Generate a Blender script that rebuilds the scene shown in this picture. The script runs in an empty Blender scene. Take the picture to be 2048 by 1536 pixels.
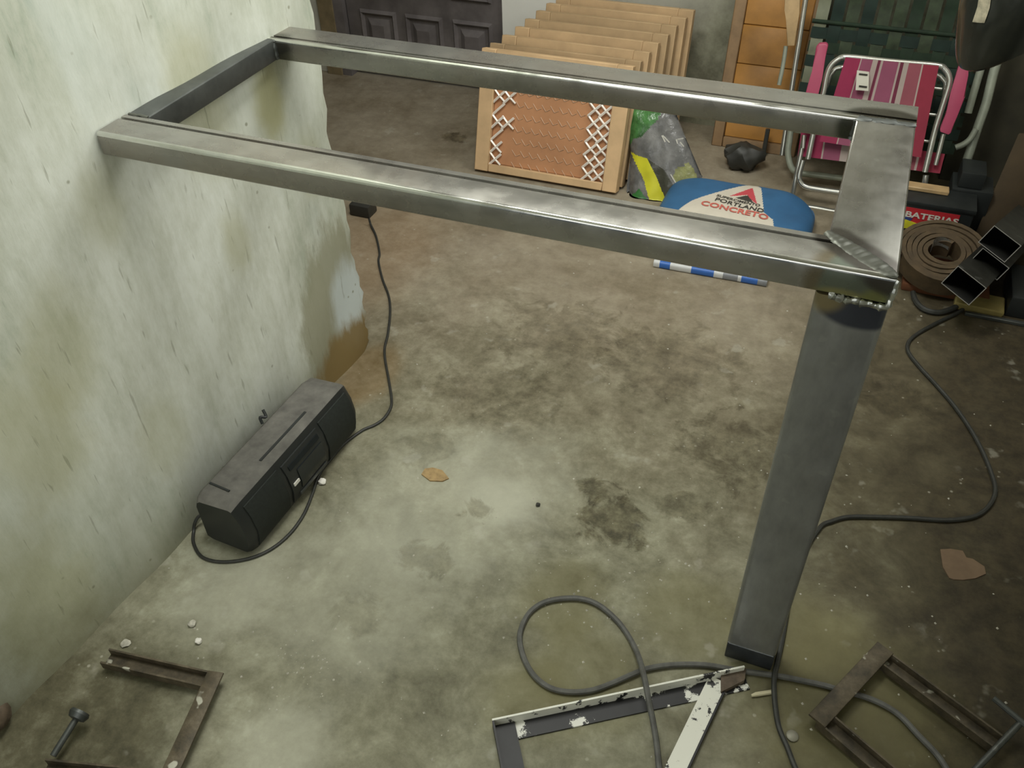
import bpy, bmesh, math, random
from mathutils import Vector, Matrix
random.seed(7)
SC = bpy.context.scene
COL = SC.collection

# ------------------------------------------------------------------ camera, world, light, exposure
H = 1.70
cd = bpy.data.cameras.new('camera'); cam = bpy.data.objects.new('camera', cd); COL.objects.link(cam)
ri = Vector((0.92895179, 0.36950685, -0.02265521)); up = Vector((-0.22822828, 0.61980811, 0.75083271)); bk = ri.cross(up)
cam.matrix_world = Matrix(((ri.x, up.x, bk.x, 0), (ri.y, up.y, bk.y, 0), (ri.z, up.z, bk.z, H), (0, 0, 0, 1)))
cd.sensor_width = 36; cd.lens = 36 * 1743.92 / 2048; cd.clip_start = .02
SC.camera = cam
wd = bpy.data.worlds.new('world'); SC.world = wd; wd.use_nodes = True
wd.node_tree.nodes['Background'].inputs[0].default_value = (.85, .95, 1, 1)
wd.node_tree.nodes['Background'].inputs[1].default_value = .10
def area(name, loc, aim, sx, sy, power, col):
    l = bpy.data.lights.new(name, 'AREA'); l.shape = 'RECTANGLE'; l.size = sx; l.size_y = sy; l.energy = power; l.color = col
    o = bpy.data.objects.new(name, l); COL.objects.link(o); o.location = loc
    o.rotation_euler = (Vector(aim) - Vector(loc)).to_track_quat('-Z', 'Z').to_euler()
area('skylight_daylight', (-.74, 1.55, 2.72), (-.74, 1.5501, 0), .80, 1.1, 48, (1, 1, .93))
area('window_daylight', (.64, 2.45, 2.02), (-2, 2.3, .9), 1.5, .75, 26, (1, 1, .95))
area('doorway_daylight', (-.50, -1.45, 1.50), (-.50, 2.5, .75), 1.6, 1.8, 17, (.99, 1, .94))
vs = SC.view_settings
vs.view_transform = 'Standard'; vs.look = 'None'; vs.gamma = 1; vs.use_curve_mapping = False; vs.exposure = 0.0

# ------------------------------------------------------------------ material helpers
class NT:
    def __init__(s, name):
        s.m = bpy.data.materials.new(name); s.m.use_nodes = True; s.t = s.m.node_tree
        s.b = s.t.nodes['Principled BSDF']; s.pos = s.t.nodes.new('ShaderNodeNewGeometry').outputs['Position']
        s.obj = s.t.nodes.new('ShaderNodeTexCoord').outputs['Object']
    def n(s, typ, **kw):
        x = s.t.nodes.new(typ)
        for k, v in kw.items(): setattr(x, k, v)
        return x
    def lk(s, a, b): s.t.links.new(a, b)
    def put(s, inp, v):
        if isinstance(v, bpy.types.NodeSocket): s.lk(v, inp)
        elif isinstance(v, (tuple, list)) and inp.type == 'RGBA': inp.default_value = (*v[:3], 1)
        else: inp.default_value = v
    def math(s, op, a, b=0.0, clamp=False):
        x = s.n('ShaderNodeMath', operation=op, use_clamp=clamp); s.put(x.inputs[0], a); s.put(x.inputs[1], b); return x.outputs[0]
    def noise(s, scale, detail=4, rough=.55, vec=None, dist=0.0):
        x = s.n('ShaderNodeTexNoise'); x.inputs['Scale'].default_value = scale; x.inputs['Detail'].default_value = detail
        x.inputs['Roughness'].default_value = rough; x.inputs['Distortion'].default_value = dist
        s.lk(vec if vec is not None else s.pos, x.inputs['Vector']); return x.outputs['Fac']
    def stretch(s, sx, sy, sz, vec=None):
        x = s.n('ShaderNodeMapping'); x.inputs['Scale'].default_value = (sx, sy, sz); s.lk(vec if vec is not None else s.pos, x.inputs['Vector']); return x.outputs[0]
    def ramp(s, fac, stops):
        x = s.n('ShaderNodeValToRGB'); e = x.color_ramp.elements
        while len(e) < len(stops): e.new(.5)
        for i, (p, c) in enumerate(stops):
            e[i].position = p; e[i].color = (*c, 1) if len(c) == 3 else c
        s.lk(fac, x.inputs[0]); return x.outputs[0]
    def mr(s, v, a, b, c=0.0, d=1.0):
        x = s.n('ShaderNodeMapRange', interpolation_type='SMOOTHSTEP'); s.put(x.inputs[0], v)
        for i, q in enumerate((a, b, c, d)): x.inputs[1 + i].default_value = q
        return x.outputs[0]
    def mix(s, f, a, b, mode='MIX'):
        x = s.n('ShaderNodeMix', data_type='RGBA', blend_type=mode); s.put(x.inputs[0], f); s.put(x.inputs[6], a); s.put(x.inputs[7], b); return x.outputs[2]
    def sep(s, v=None):
        x = s.n('ShaderNodeSeparateXYZ'); s.lk(v if v is not None else s.pos, x.inputs[0]); return x.outputs
    def spot(s, c, r, sc=(1, 1, 1), warp=.5, soft=.45, wn=None):
        """1 inside a ragged blob of radius r round c"""
        v = s.n('ShaderNodeVectorMath', operation='SUBTRACT'); s.lk(s.pos, v.inputs[0]); v.inputs[1].default_value = c
        w = s.n('ShaderNodeVectorMath', operation='MULTIPLY'); s.lk(v.outputs[0], w.inputs[0]); w.inputs[1].default_value = sc
        l = s.n('ShaderNodeVectorMath', operation='LENGTH'); s.lk(w.outputs[0], l.inputs[0])
        d = s.math('DIVIDE', l.outputs['Value'], r)
        nz = wn if wn is not None else s.noise(9, 5, .65)
        d = s.math('ADD', d, s.math('MULTIPLY', s.math('SUBTRACT', nz, .5), warp * 2.6))
        return s.mr(d, 1 + soft, 1 - soft)
    def bump(s, h, strength=.3, dist=.01):
        x = s.n('ShaderNodeBump'); x.inputs['Strength'].default_value = strength; x.inputs['Distance'].default_value = dist
        s.lk(h, x.inputs['Height']); s.lk(x.outputs[0], s.b.inputs['Normal'])
    def done(s, col, rough=.6, metal=0.0, spec=.5):
        s.put(s.b.inputs['Base Color'], col); s.put(s.b.inputs['Roughness'], rough); s.put(s.b.inputs['Metallic'], metal)
        s.b.inputs['Specular IOR Level'].default_value = spec; return s.m

def plain(name, c, rough=.6, metal=0.0, var=.18, scale=18, spec=.5, bump=0.0):
    k = NT(name); f = k.noise(scale, 5, .6)
    lo = tuple(x * (1 - var) for x in c); hi = tuple(min(1, x * (1 + var)) for x in c)
    col = k.ramp(f, [(.3, lo), (.7, hi)])
    if bump: k.bump(k.noise(scale * 3, 4), bump, .004)
    return k.done(col, rough, metal, spec)

def steel(name, lo, hi, rough=.42, metal=.75, heats=(), dust=0.0, axis=(1, 1, 1)):
    k = NT(name)
    a = k.noise(5, 6, .65, k.stretch(*axis)); b = k.noise(70, 3, .6, k.stretch(*axis)); c = k.noise(16, 4)
    f = k.math('ADD', k.math('MULTIPLY', a, .5), k.math('ADD', k.math('MULTIPLY', b, .26), k.math('MULTIPLY', c, .24)))
    col = k.ramp(f, [(.30, lo), (.70, hi)])
    fl = k.mr(k.noise(55, 2, .5, k.stretch(.5, .5, .5)), .70, .74); col = k.mix(k.math('MULTIPLY', fl, .12), col, (.5, .5, .47))
    if dust: col = k.mix(k.math('MULTIPLY', k.mr(k.noise(3.3, 5, .6), .42, .62), dust), col, (.30, .24, .19))
    wn = k.noise(7, 3, .5)
    r_ = k.mr(c, .3, .7, rough - .05, rough + .07)
    for (p, r, sc, cc, st, wp, so) in heats:
        col = k.mix(k.math('MULTIPLY', k.spot(p, r, sc, wp, so, wn), st), col, cc)
    k.bump(b, .05, .001)
    return k.done(col, r_, metal)

# ------------------------------------------------------------------ geometry helpers
def V(*a): return Vector(a[0]) if len(a) == 1 else Vector(a)
def newbm(): return bmesh.new()
def finish(name, bm, mats, parent=None, ang=.7):
    bmesh.ops.remove_doubles(bm, verts=bm.verts, dist=1e-5)
    bmesh.ops.recalc_face_normals(bm, faces=bm.faces)
    me = bpy.data.meshes.new(name)
    o = bpy.data.objects.new(name, me); COL.objects.link(o)
    if parent is not None:
        r = parent
        off = Vector(r.location)
        while r.parent is not None: r = r.parent; off = off + Vector(r.location)
        for v in bm.verts: v.co -= off
        o.parent = parent
    bm.to_mesh(me); bm.free()
    for m in (mats if isinstance(mats, (list, tuple)) else [mats]): me.materials.append(m)
    me.polygons.foreach_set('use_smooth', [True] * len(me.polygons)); me.set_sharp_from_angle(angle=ang)
    return o
def tag(o, label, cat, group=None, kind=None):
    o['label'] = label; o['category'] = cat
    if group: o['group'] = group
    if kind: o['kind'] = kind
    return o
def thing(name, label, cat, loc, group=None):
    o = bpy.data.objects.new(name, None); COL.objects.link(o); o.location = loc; o.empty_display_size = .05
    return tag(o, label, cat, group)
def solo(name, bm, mats, label, cat, group=None, kind=None, ang=.7):
    """a thing that is one mesh: origin moved to its base"""
    n = len(bm.verts); c = Vector((sum(v.co.x for v in bm.verts) / n, sum(v.co.y for v in bm.verts) / n, min(v.co.z for v in bm.verts)))
    for v in bm.verts: v.co -= c
    o = finish(name, bm, mats, None, ang); o.location = c
    return tag(o, label, cat, group, kind)
def box(bm, x0, x1, y0, y1, z0, z1):
    vs_ = [bm.verts.new((x, y, z)) for x in (x0, x1) for y in (y0, y1) for z in (z0, z1)]
    for q in ((0, 1, 3, 2), (4, 6, 7, 5), (0, 4, 5, 1), (2, 3, 7, 6), (0, 2, 6, 4), (1, 5, 7, 3)): bm.faces.new([vs_[i] for i in q])
    return vs_
def bevel(bm, w, seg=2):
    bmesh.ops.bevel(bm, geom=list(bm.edges), offset=w, segments=seg, affect='EDGES', profile=.6, clamp_overlap=True)
def prism(bm, pts, vec):
    vec = V(vec); a = [bm.verts.new(p) for p in pts]; b = [bm.verts.new(V(p) + vec) for p in pts]
    n = len(a); bm.faces.new(a); bm.faces.new(b[::-1])
    for i in range(n): bm.faces.new((a[i], b[i], b[(i + 1) % n], a[(i + 1) % n]))
def basis(d, upv):
    d = V(d).normalized(); s = d.cross(V(upv)); s.normalize(); u = s.cross(d); return d, s, u
def bar(bm, p0, p1, prof, upv=(0, 0, 1), mat=0):
    """sweeps a 2D profile (side, up) straight from p0 to p1"""
    p0 = V(p0); p1 = V(p1); d, s, u = basis(p1 - p0, upv)
    a = [bm.verts.new(p0 + s * x + u * y) for x, y in prof]; b = [bm.verts.new(p1 + s * x + u * y) for x, y in prof]
    n = len(a); fs = [bm.faces.new(a), bm.faces.new(b[::-1])]
    for i in range(n): fs.append(bm.faces.new((a[i], b[i], b[(i + 1) % n], a[(i + 1) % n])))
    for f in fs: f.material_index = mat
def rrect(w, h, r=.006, seg=3, cx=0.0, cy=0.0):
    out = []
    for (sx, sy, a0) in ((1, 1, 0), (-1, 1, 90), (-1, -1, 180), (1, -1, 270)):
        for i in range(seg + 1):
            a = math.radians(a0 + 90 * i / seg)
            out.append((cx + sx * (w / 2 - r) + r * math.cos(a), cy + sy * (h / 2 - r) + r * math.sin(a)))
    return out
def rect(w, h, cx=0.0, cy=0.0): return [(cx + w / 2, cy + h / 2), (cx - w / 2, cy + h / 2), (cx - w / 2, cy - h / 2), (cx + w / 2, cy - h / 2)]
def smooth(pts, n=6):
    P = [V(p) for p in pts]; P = [2 * P[0] - P[1]] + P + [2 * P[-1] - P[-2]]; out = []
    for i in range(1, len(P) - 2):
        for k in range(n):
            t = k / n; a, b, c, d = P[i - 1:i + 3]
            out.append(.5 * ((2 * b) + (c - a) * t + (2 * a - 5 * b + 4 * c - d) * t * t + (3 * b - a - 3 * c + d) * t ** 3))
    out.append(P[-2]); return out
def tube(bm, pts, r, seg=8, rf=None, mat=0):
    P = [V(p) for p in pts]; n = len(P); rings = []; u = None
    for i, p in enumerate(P):
        d = (P[min(i + 1, n - 1)] - P[max(i - 1, 0)]).normalized()
        if u is None: u = d.cross(V(0, 0, 1) if abs(d.z) < .9 else V(1, 0, 0)).normalized()
        u = (u - d * u.dot(d)).normalized(); w = d.cross(u); rr = r if rf is None else r * rf(i / (n - 1))
        rings.append([bm.verts.new(p + (u * math.cos(2 * math.pi * k / seg) + w * math.sin(2 * math.pi * k / seg)) * rr) for k in range(seg)])
    fs = [bm.faces.new(rings[0][::-1]), bm.faces.new(rings[-1])]
    for a, b in zip(rings, rings[1:]):
        for k in range(seg): fs.append(bm.faces.new((a[k], a[(k + 1) % seg], b[(k + 1) % seg], b[k])))
    for f in fs: f.material_index = mat
def inside(x, y, poly):
    c = False; j = len(poly) - 1
    for i in range(len(poly)):
        xi, yi = poly[i][:2]; xj, yj = poly[j][:2]
        if (yi > y) != (yj > y) and x < (xj - xi) * (y - yi) / (yj - yi) + xi: c = not c
        j = i
    return c
def text_bm(body, size, bold=.0):
    c = bpy.data.curves.new('lettering', 'FONT'); c.body = body; c.size = size; c.align_x = 'CENTER'; c.align_y = 'CENTER'; c.offset = bold; c.resolution_u = 3
    o = bpy.data.objects.new('lettering', c); COL.objects.link(o)
    me = bpy.data.meshes.new_from_object(o.evaluated_get(bpy.context.evaluated_depsgraph_get()))
    bm = newbm(); bm.from_mesh(me)
    bpy.data.objects.remove(o); bpy.data.curves.remove(c); bpy.data.meshes.remove(me)
    return bm

# ------------------------------------------------------------------ materials
def floor_mat():
    k = NT('worn_concrete'); n1 = k.noise(1.7, 9, .62); n2 = k.noise(7, 8, .68, None, .6); n3 = k.noise(21, 8, .74)
    f = k.math('ADD', k.math('MULTIPLY', n1, .30), k.math('ADD', k.math('MULTIPLY', n2, .38), k.math('MULTIPLY', n3, .32)))
    col = k.ramp(f, [(.37, (.09, .084, .05)), (.46, (.175, .168, .112)), (.54, (.26, .254, .18)), (.64, (.40, .40, .305))])
    x, y, z = k.sep()
    wn = k.noise(5, 6, .66); wf = k.noise(11, 7, .68, None, .8)
    # screed beyond the wall end: browner, smoother
    back = k.mr(k.math('ADD', y, k.math('MULTIPLY', wn, .9)), 2.0, 3.0)
    col = k.mix(back, col, k.ramp(k.noise(3, 6), [(.35, (.24, .195, .14)), (.6, (.37, .32, .25))]))
    col = k.mix(k.math('MULTIPLY', k.spot((-1.501, 2.286, 0), .22, (1, .55, 1), .35, .5, wn), .8), col, (.36, .25, .155))
    col = k.mix(k.math('MULTIPLY', k.spot((-1.179, 1.681, 0), .10, (1.2, .7, 1), .4, .4, wn), .85), col, (.22, .145, .06))
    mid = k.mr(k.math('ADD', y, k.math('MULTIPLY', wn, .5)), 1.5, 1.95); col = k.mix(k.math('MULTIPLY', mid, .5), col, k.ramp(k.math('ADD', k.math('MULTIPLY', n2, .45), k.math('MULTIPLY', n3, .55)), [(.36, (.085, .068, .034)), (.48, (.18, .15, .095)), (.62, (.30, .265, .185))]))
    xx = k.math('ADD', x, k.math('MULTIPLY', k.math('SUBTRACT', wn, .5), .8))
    rt = k.mr(xx, -.2, .3); col = k.mix(k.math('MULTIPLY', rt, .85), col, k.ramp(n2, [(.36, (.045, .036, .016)), (.62, (.115, .098, .055))]))  # dark brown dirt, with the right-hand shade painted into the colour
    rt = k.mr(xx, .12, .6); col = k.mix(k.math('MULTIPLY', rt, .8), col, k.ramp(n3, [(.38, (.014, .010, .004)), (.6, (.046, .034, .016))]))  # far right darkened once more, standing in for shade
    col = k.mix(k.math('MULTIPLY', k.spot((-1.228, 0.4456, 0), .23, (1, 1, 1), .5, .35, wn), .9), col, k.ramp(k.math('ADD', k.math('MULTIPLY', n2, .5), k.math('MULTIPLY', n3, .5)), [(.36, (.036, .032, .014)), (.5, (.085, .077, .042)), (.64, (.17, .16, .105))]))
    # pale cement dust
    for p, r, st in (((-0.7263, 1.293, -0), .24, .36), ((-0.8368, 0.9736, -0), .22, .35), ((-0.6088, 1.448, 0), .16, .25), ((-0.7883, 0.6034, 0), .10, .45), ((-1.113, 0.8689, 0), .12, .4), ((-0.5946, 1.342, -0), .09, .3)):
        col = k.mix(k.math('MULTIPLY', k.spot(p, r, (1, 1, 1), .6, .5, wn), st), col, (.47, .47, .38))
    # dark wet or oily stains
    for p, r, st in (((-0.3244, 1.391, 0), .085, .8), ((-0.3869, 1.465, 0), .05, .75), ((-0.1788, 1.498, 0), .06, .5), ((-0.8599, 1.452, 0), .07, .35), ((-0.7036, 2.076, 0), .18, .35), ((-0.7739, 1.746, 0), .16, .35), ((-0.3419, 2.051, 0), .2, .4), ((-0.0736, 1.745, 0), .15, .5), ((-0.6875, 1.122, -0), .06, .4), ((-0.6479, 1.305, 0), .04, .5), ((-1.597, 3.208, 0), .05, .8), ((0.3002, 2.096, 0), .1, .5), ((-0.7812, 0.9219, 0), .06, .3)):
        col = k.mix(k.math('MULTIPLY', k.spot(p, r, (1, 1.25, 1), 1.5, .28, wf), st), col, k.ramp(n3, [(.38, (.22, .20, .15)), (.62, (.62, .58, .48))]), 'MULTIPLY')
    for p, r in (((-0.3603, 1.132, 0), .10), ((-0.2463, 0.9658, 0), .12), ((0.1354, 1.216, 0), .12), ((-0.3553, 0.8626, 0), .09), ((-0.0815, 1.188, 0), .12), ((0.2778, 1.059, 0), .2)):
        col = k.mix(k.math('MULTIPLY', k.spot(p, r, (1, 1, 1), .6, .5, wn), .5), col, (.17, .155, .07))
    # scuffs and paint flecks
    vo = k.n('ShaderNodeTexVoronoi'); vo.inputs['Scale'].default_value = 26; k.lk(k.pos, vo.inputs['Vector'])
    fl = k.math('MULTIPLY', k.mr(vo.outputs['Distance'], .13, .05), k.mr(n2, .5, .6)); col = k.mix(k.math('MULTIPLY', fl, .5), col, (.46, .45, .37))
    pt = k.math('MULTIPLY', k.mr(k.noise(14, 3, .5), .62, .7), k.mr(n1, .45, .55)); col = k.mix(k.math('MULTIPLY', pt, .28), col, (.46, .45, .38))
    k.bump(f, .35, .006)
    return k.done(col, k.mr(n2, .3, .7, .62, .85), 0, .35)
def wall_mat():
    k = NT('limewashed_plaster'); n1 = k.noise(2.2, 7, .6); st = k.noise(7, 8, .68, k.stretch(1, 2.4, .38)); n3 = k.noise(34, 7, .7, k.stretch(1, 1.4, .6))
    f = k.math('ADD', k.math('MULTIPLY', n1, .3), k.math('ADD', k.math('MULTIPLY', st, .42), k.math('MULTIPLY', n3, .28)))
    col = k.ramp(f, [(.38, (.40, .46, .37)), (.48, (.55, .58, .49)), (.6, (.64, .67, .59))])
    x, y, z = k.sep(); wn = k.noise(6, 6, .65); wf = k.noise(8, 6, .7, k.stretch(1, 2.5, .7))
    bl = k.mr(k.noise(2.3, 2, .5, k.stretch(1, 1.6, .5)), .52, .6); col = k.mix(k.math('MULTIPLY', bl, .35), col, (.66, .72, .70))
    col = k.mix(k.math('MULTIPLY', k.spot((-1.281, 1.202, 0.5691), .42, (1, 1, .9), .55, .55, wn), .85), col, k.ramp(f, [(.4, (.64, .66, .57)), (.56, (.82, .85, .79))]))  # pool of light low on the wall, painted as paler lime
    for p, r, s_ in (((-1.251, 1.583, 0.8632), .07, .8), ((-1.267, 1.383, 0.9606), .1, .45), ((-1.268, 1.375, 0.626), .06, .45), ((-1.295, 1.023, 0.3216), .08, .3), ((-1.316, 0.7636, 0.5253), .12, .45), ((-1.244, 1.681, 0.6718), .06, .4), ((-1.306, 0.8864, 0.6586), .1, .4), ((-1.327, 0.6154, 0.156), .16, .5), ((-1.292, 1.068, 0.8683), .06, .3)):
        col = k.mix(k.math('MULTIPLY', k.spot(p, r, (1, 1.3, .75), .6, .5, wn), s_), col, (.45, .44, .24))
    # grime that creeps up from the floor
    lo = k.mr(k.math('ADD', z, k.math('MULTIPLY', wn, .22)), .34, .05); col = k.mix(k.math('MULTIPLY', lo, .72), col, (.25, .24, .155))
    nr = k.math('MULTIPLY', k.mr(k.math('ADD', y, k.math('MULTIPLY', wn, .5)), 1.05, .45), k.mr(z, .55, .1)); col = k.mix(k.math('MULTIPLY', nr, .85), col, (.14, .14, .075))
    # damaged plaster at the far bottom corner: grey rim, bluish fresh lime, brown damp
    col = k.mix(k.math('MULTIPLY', k.spot((-1.245, 1.70, .13), .25, (1, 1.35, .72), .35, .16, wf), .8), col, (.33, .32, .22))
    col = k.mix(k.spot((-1.24, 1.745, .20), .115, (1, 1.35, .8), .35, .3, wf), col, (.62, .68, .68))
    col = k.mix(k.math('MULTIPLY', k.spot((-1.245, 1.69, .01), .135, (1, .8, 1.0), .4, .25, wf), .95), col, (.27, .19, .075))
    # scratches and pits
    sc = k.mr(k.noise(46, 3, .45, k.stretch(1, 1.7, .22)), .66, .74); col = k.mix(k.math('MULTIPLY', sc, .36), col, (.20, .20, .13))
    vo = k.n('ShaderNodeTexVoronoi'); vo.inputs['Scale'].default_value = 17; k.lk(k.pos, vo.inputs['Vector'])
    pit = k.math('MULTIPLY', k.mr(vo.outputs['Distance'], .1, .04), k.mr(n1, .5, .56)); col = k.mix(k.math('MULTIPLY', pit, .7), col, (.24, .24, .16))
    k.bump(k.math('ADD', f, k.math('MULTIPLY', sc, -.3)), .35, .008)
    return k.done(col, .85, 0, .25)
def backwall_mat():
    k = NT('dirty_limewash'); n = k.noise(4, 7, .65); x, y, z = k.sep()
    col = k.ramp(n, [(.35, (.42, .41, .34)), (.6, (.60, .59, .52))])
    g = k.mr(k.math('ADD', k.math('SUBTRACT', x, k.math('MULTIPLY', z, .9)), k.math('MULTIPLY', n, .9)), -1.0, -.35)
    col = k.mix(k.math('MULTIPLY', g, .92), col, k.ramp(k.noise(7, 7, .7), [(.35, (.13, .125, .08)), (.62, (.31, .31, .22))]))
    col = k.mix(k.spot((-1.40, 3.685, .42), .24, (1, 1, .8), .3, .2, n), col, (.86, .86, .80))
    k.bump(n, .4, .01); return k.done(col, .9, 0, .2)
M = dict(
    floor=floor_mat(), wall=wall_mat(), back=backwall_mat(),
    dim=plain('sooty_plaster', (.16, .145, .10), .9, 0, .4, 5), ceil=plain('ceiling_paint', (.72, .72, .66), .9), side=plain('side_wall_plaster', (.46, .45, .38), .9, 0, .3, 5),
    door=plain('dark_varnished_door', (.145, .13, .13), .38, 0, .3, 9), jamb=plain('door_jamb_wood', (.20, .155, .085), .7, 0, .3, 12),
    black=plain('black_plastic', (.018, .021, .021), .42), dusty=plain('dust_on_plastic', (.115, .11, .098), .8, 0, .3, 24),
    cable=plain('black_rubber', (.03, .031, .027), .55, 0, .25, 60), greycable=plain('dusty_grey_rubber', (.10, .10, .092), .6, 0, .3, 40),
    alu=plain('aluminium', (.62, .62, .58), .25, .85, .1), whitetube=plain('painted_tube', (.36, .39, .32), .4, .2),
    pinkplastic=plain('pink_plastic', (.40, .06, .125), .45, 0, .06),
    mdf=plain('raw_pine', (.66, .46, .265), .7, 0, .14, 9), brownboard=plain('brown_board', (.52, .255, .125), .7, 0, .12, 6), wire=plain('pale_wire', (.88, .82, .75), .35, .1, .06),
    wood=plain('varnished_wood', (.36, .17, .035), .55, 0, .3, 7), woodedge=plain('worn_wood_edge', (.24, .15, .075), .65, 0, .3, 10), paleplastic=plain('tan_armrest', (.44, .30, .15), .5),
    clay=plain('clay_tile', (.13, .045, .016), .8, 0, .25, 25), paper=plain('paper', (.62, .60, .52), .8, 0, .06), card=plain('cardboard', (.05, .033, .015), .85, 0, .3, 8), scrap=plain('cardboard_scrap', (.17, .115, .072), .9, 0, .15, 20),
    rust=plain('rusty_steel', (.115, .085, .058), .62, .25, .5, 30, bump=.3), yellowwood=plain('raw_timber', (.20, .16, .05), .75, 0, .25, 12),
    roll=plain('brown_belting', (.07, .046, .022), .75, 0, .3, 30), gloss=plain('black_gloss', (.020, .022, .019), .16, 0, .2, 14), red=plain('label_red', (.50, .025, .035), .5, 0, .05), yellow=plain('label_yellow', (.62, .58, .03), .5), lblue=plain('label_blue', (.03, .05, .20), .5),
    crumb=plain('grit', (.48, .46, .39), .8, 0, .3, 90), darkpla=plain('dark_bag', (.03, .03, .026), .5), white=plain('white_print', (.70, .68, .62), .6, 0, .05), leaf=plain('dry_leaf', (.33, .225, .10), .7, 0, .3, 50))

# ------------------------------------------------------------------ structure
def struct(name, bm, m): o = finish(name, bm, m); o['kind'] = 'structure'; return o
def wx(y): return -1.3758 + .0786 * y          # face of the left wall
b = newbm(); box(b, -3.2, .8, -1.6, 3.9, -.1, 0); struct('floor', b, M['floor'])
b = newbm(); box(b, -3.2, -1.20, -1.6, 3.9, 2.7, 2.8); box(b, -.36, .8, -1.6, 3.9, 2.7, 2.8); box(b, -1.20, -.36, -1.6, 0.96, 2.7, 2.8); box(b, -1.20, -.36, 2.16, 3.9, 2.7, 2.8); struct('ceiling', b, M['ceil'])
b = newbm(); box(b, -1.20, -1.18, 0.96, 2.16, 2.70, 2.82); box(b, -.38, -.36, 0.96, 2.16, 2.70, 2.82); box(b, -1.18, -.38, 0.96, 0.98, 2.70, 2.82); box(b, -1.18, -.38, 2.14, 2.16, 2.70, 2.82); struct('window_1', b, M['jamb'])
# unseen slab added overhead to shade the right-hand floor and beam
b = newbm(); box(b, -.24, .68, -.2, 1.62, 1.76, 1.80); struct('shade_slab', b, M['ceil'])
# left wall: a rough-plastered slab that ends in a ragged vertical edge
b = newbm(); NY, NZ = 90, 60; rows = []
ys = [-1.6 + 3.406 * (i / NY) for i in range(NY + 1)]
rnd = random.Random(3); edge = [rnd.uniform(-.012, .008) for _ in range(NZ + 1)]
for j in range(NZ + 1):
    z = 2.7 * (j / NZ) ** 1.5; row = []
    for i, y in enumerate(ys):
        yy = y + (edge[j] if i == NY else 0) + (.012 * math.sin(z * 5 + 1) if i == NY else 0)
        row.append(b.verts.new((wx(yy) + .002 * math.sin(y * 9 + z * 4) + .0025 * math.sin(y * 23 - z * 17) - (.012 if i == NY else 0), yy, z)))
    row.append(b.verts.new((wx(ys[-1]) - .16, row[-1].co.y, z))); row.append(b.verts.new((wx(-1.6) - .16, -1.6, z))); rows.append(row)
for r0, r1 in zip(rows, rows[1:]):
    n = len(r0)
    for i in range(n): b.faces.new((r0[i], r0[(i + 1) % n], r1[(i + 1) % n], r1[i]))
b.faces.new(rows[0]); b.faces.new(rows[-1][::-1])
struct('wall_left', b, M['wall'])
b = newbm(); box(b, -3.2, -2.50, 3.685, 3.80, 0, 2.7); box(b, -2.50, -1.545, 3.685, 3.80, 2.12, 2.7); box(b, -1.545, .8, 3.685, 3.80, 0, 2.7); struct('wall_back', b, M['back'])
b = newbm(); box(b, -3.2, -3.1, -1.6, 3.685, 0, 2.7); struct('wall_far_left', b, M['dim'])
RX = .68; b = newbm(); box(b, RX, RX + .12, -1.6, 1.65, 0, 2.7); box(b, RX, RX + .12, 3.25, 3.685, 0, 2.7); box(b, RX, RX + .12, 1.65, 3.25, 0, 1.60); box(b, RX, RX + .12, 1.65, 3.25, 2.42, 2.7); struct('wall_right', b, M['side'])
b = newbm(); box(b, RX + .02, RX + .08, 1.65, 1.70, 1.60, 2.42); box(b, RX + .02, RX + .08, 3.20, 3.25, 1.60, 2.42); box(b, RX + .02, RX + .08, 1.70, 3.20, 1.60, 1.65); box(b, RX + .02, RX + .08, 1.70, 3.20, 2.37, 2.42); struct('window_2', b, M['jamb'])
b = newbm(); box(b, .45, RX, -1.5, -1.38, 0, 2.7); box(b, -3.2, .45, -1.5, -1.38, 2.5, 2.7); struct('wall_front', b, M['ceil'])
# panelled door in the back wall
b = newbm(); box(b, -2.49, -2.41, 3.66, 3.79, 0, 2.10); struct('trim_1', b, M['jamb'])
b = newbm(); box(b, -2.41, -2.36, 3.67, 3.79, 0, 2.10); box(b, -2.41, -1.546, 3.67, 3.79, 2.06, 2.115); struct('trim_2', b, M['door'])
b = newbm(); box(b, -2.355, -1.55, 3.70, 3.74, .035, 2.055); bevel(b, .003); door = struct('door_1', b, M['door'])
PX = [(-2.285, -2.09), (-2.045, -1.85), (-1.80, -1.60)]; PZ = [(.11, .325), (.41, .95), (1.03, 1.45), (1.53, 1.95)]
for z0, z1 in PZ:
    for x0, x1 in PX:
        b = newbm()
        o_ = [(x0, 3.70, z0), (x1, 3.70, z0), (x1, 3.70, z1), (x0, 3.70, z1)]
        A = [b.verts.new(p) for p in o_]; m_ = .012
        B = [b.verts.new((p[0] + (m_ if p[0] == x0 else -m_), 3.684, p[2] + (m_ if p[2] == z0 else -m_))) for p in o_]
        m2 = .03; Cc = [b.verts.new((p[0] + (m2 if p[0] == x0 else -m2), 3.706, p[2] + (m2 if p[2] == z0 else -m2))) for p in o_]
        m3 = .065; D = [b.verts.new((p[0] + (m3 if p[0] == x0 else -m3), 3.682, p[2] + (m3 if p[2] == z0 else -m3))) for p in o_]
        for P, Q in ((A, B), (B, Cc), (Cc, D)):
            for i in range(4): b.faces.new((P[i], P[(i + 1) % 4], Q[(i + 1) % 4], Q[i]))
        b.faces.new(D); finish('panel', b, M['door'], door, .3)

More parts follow.
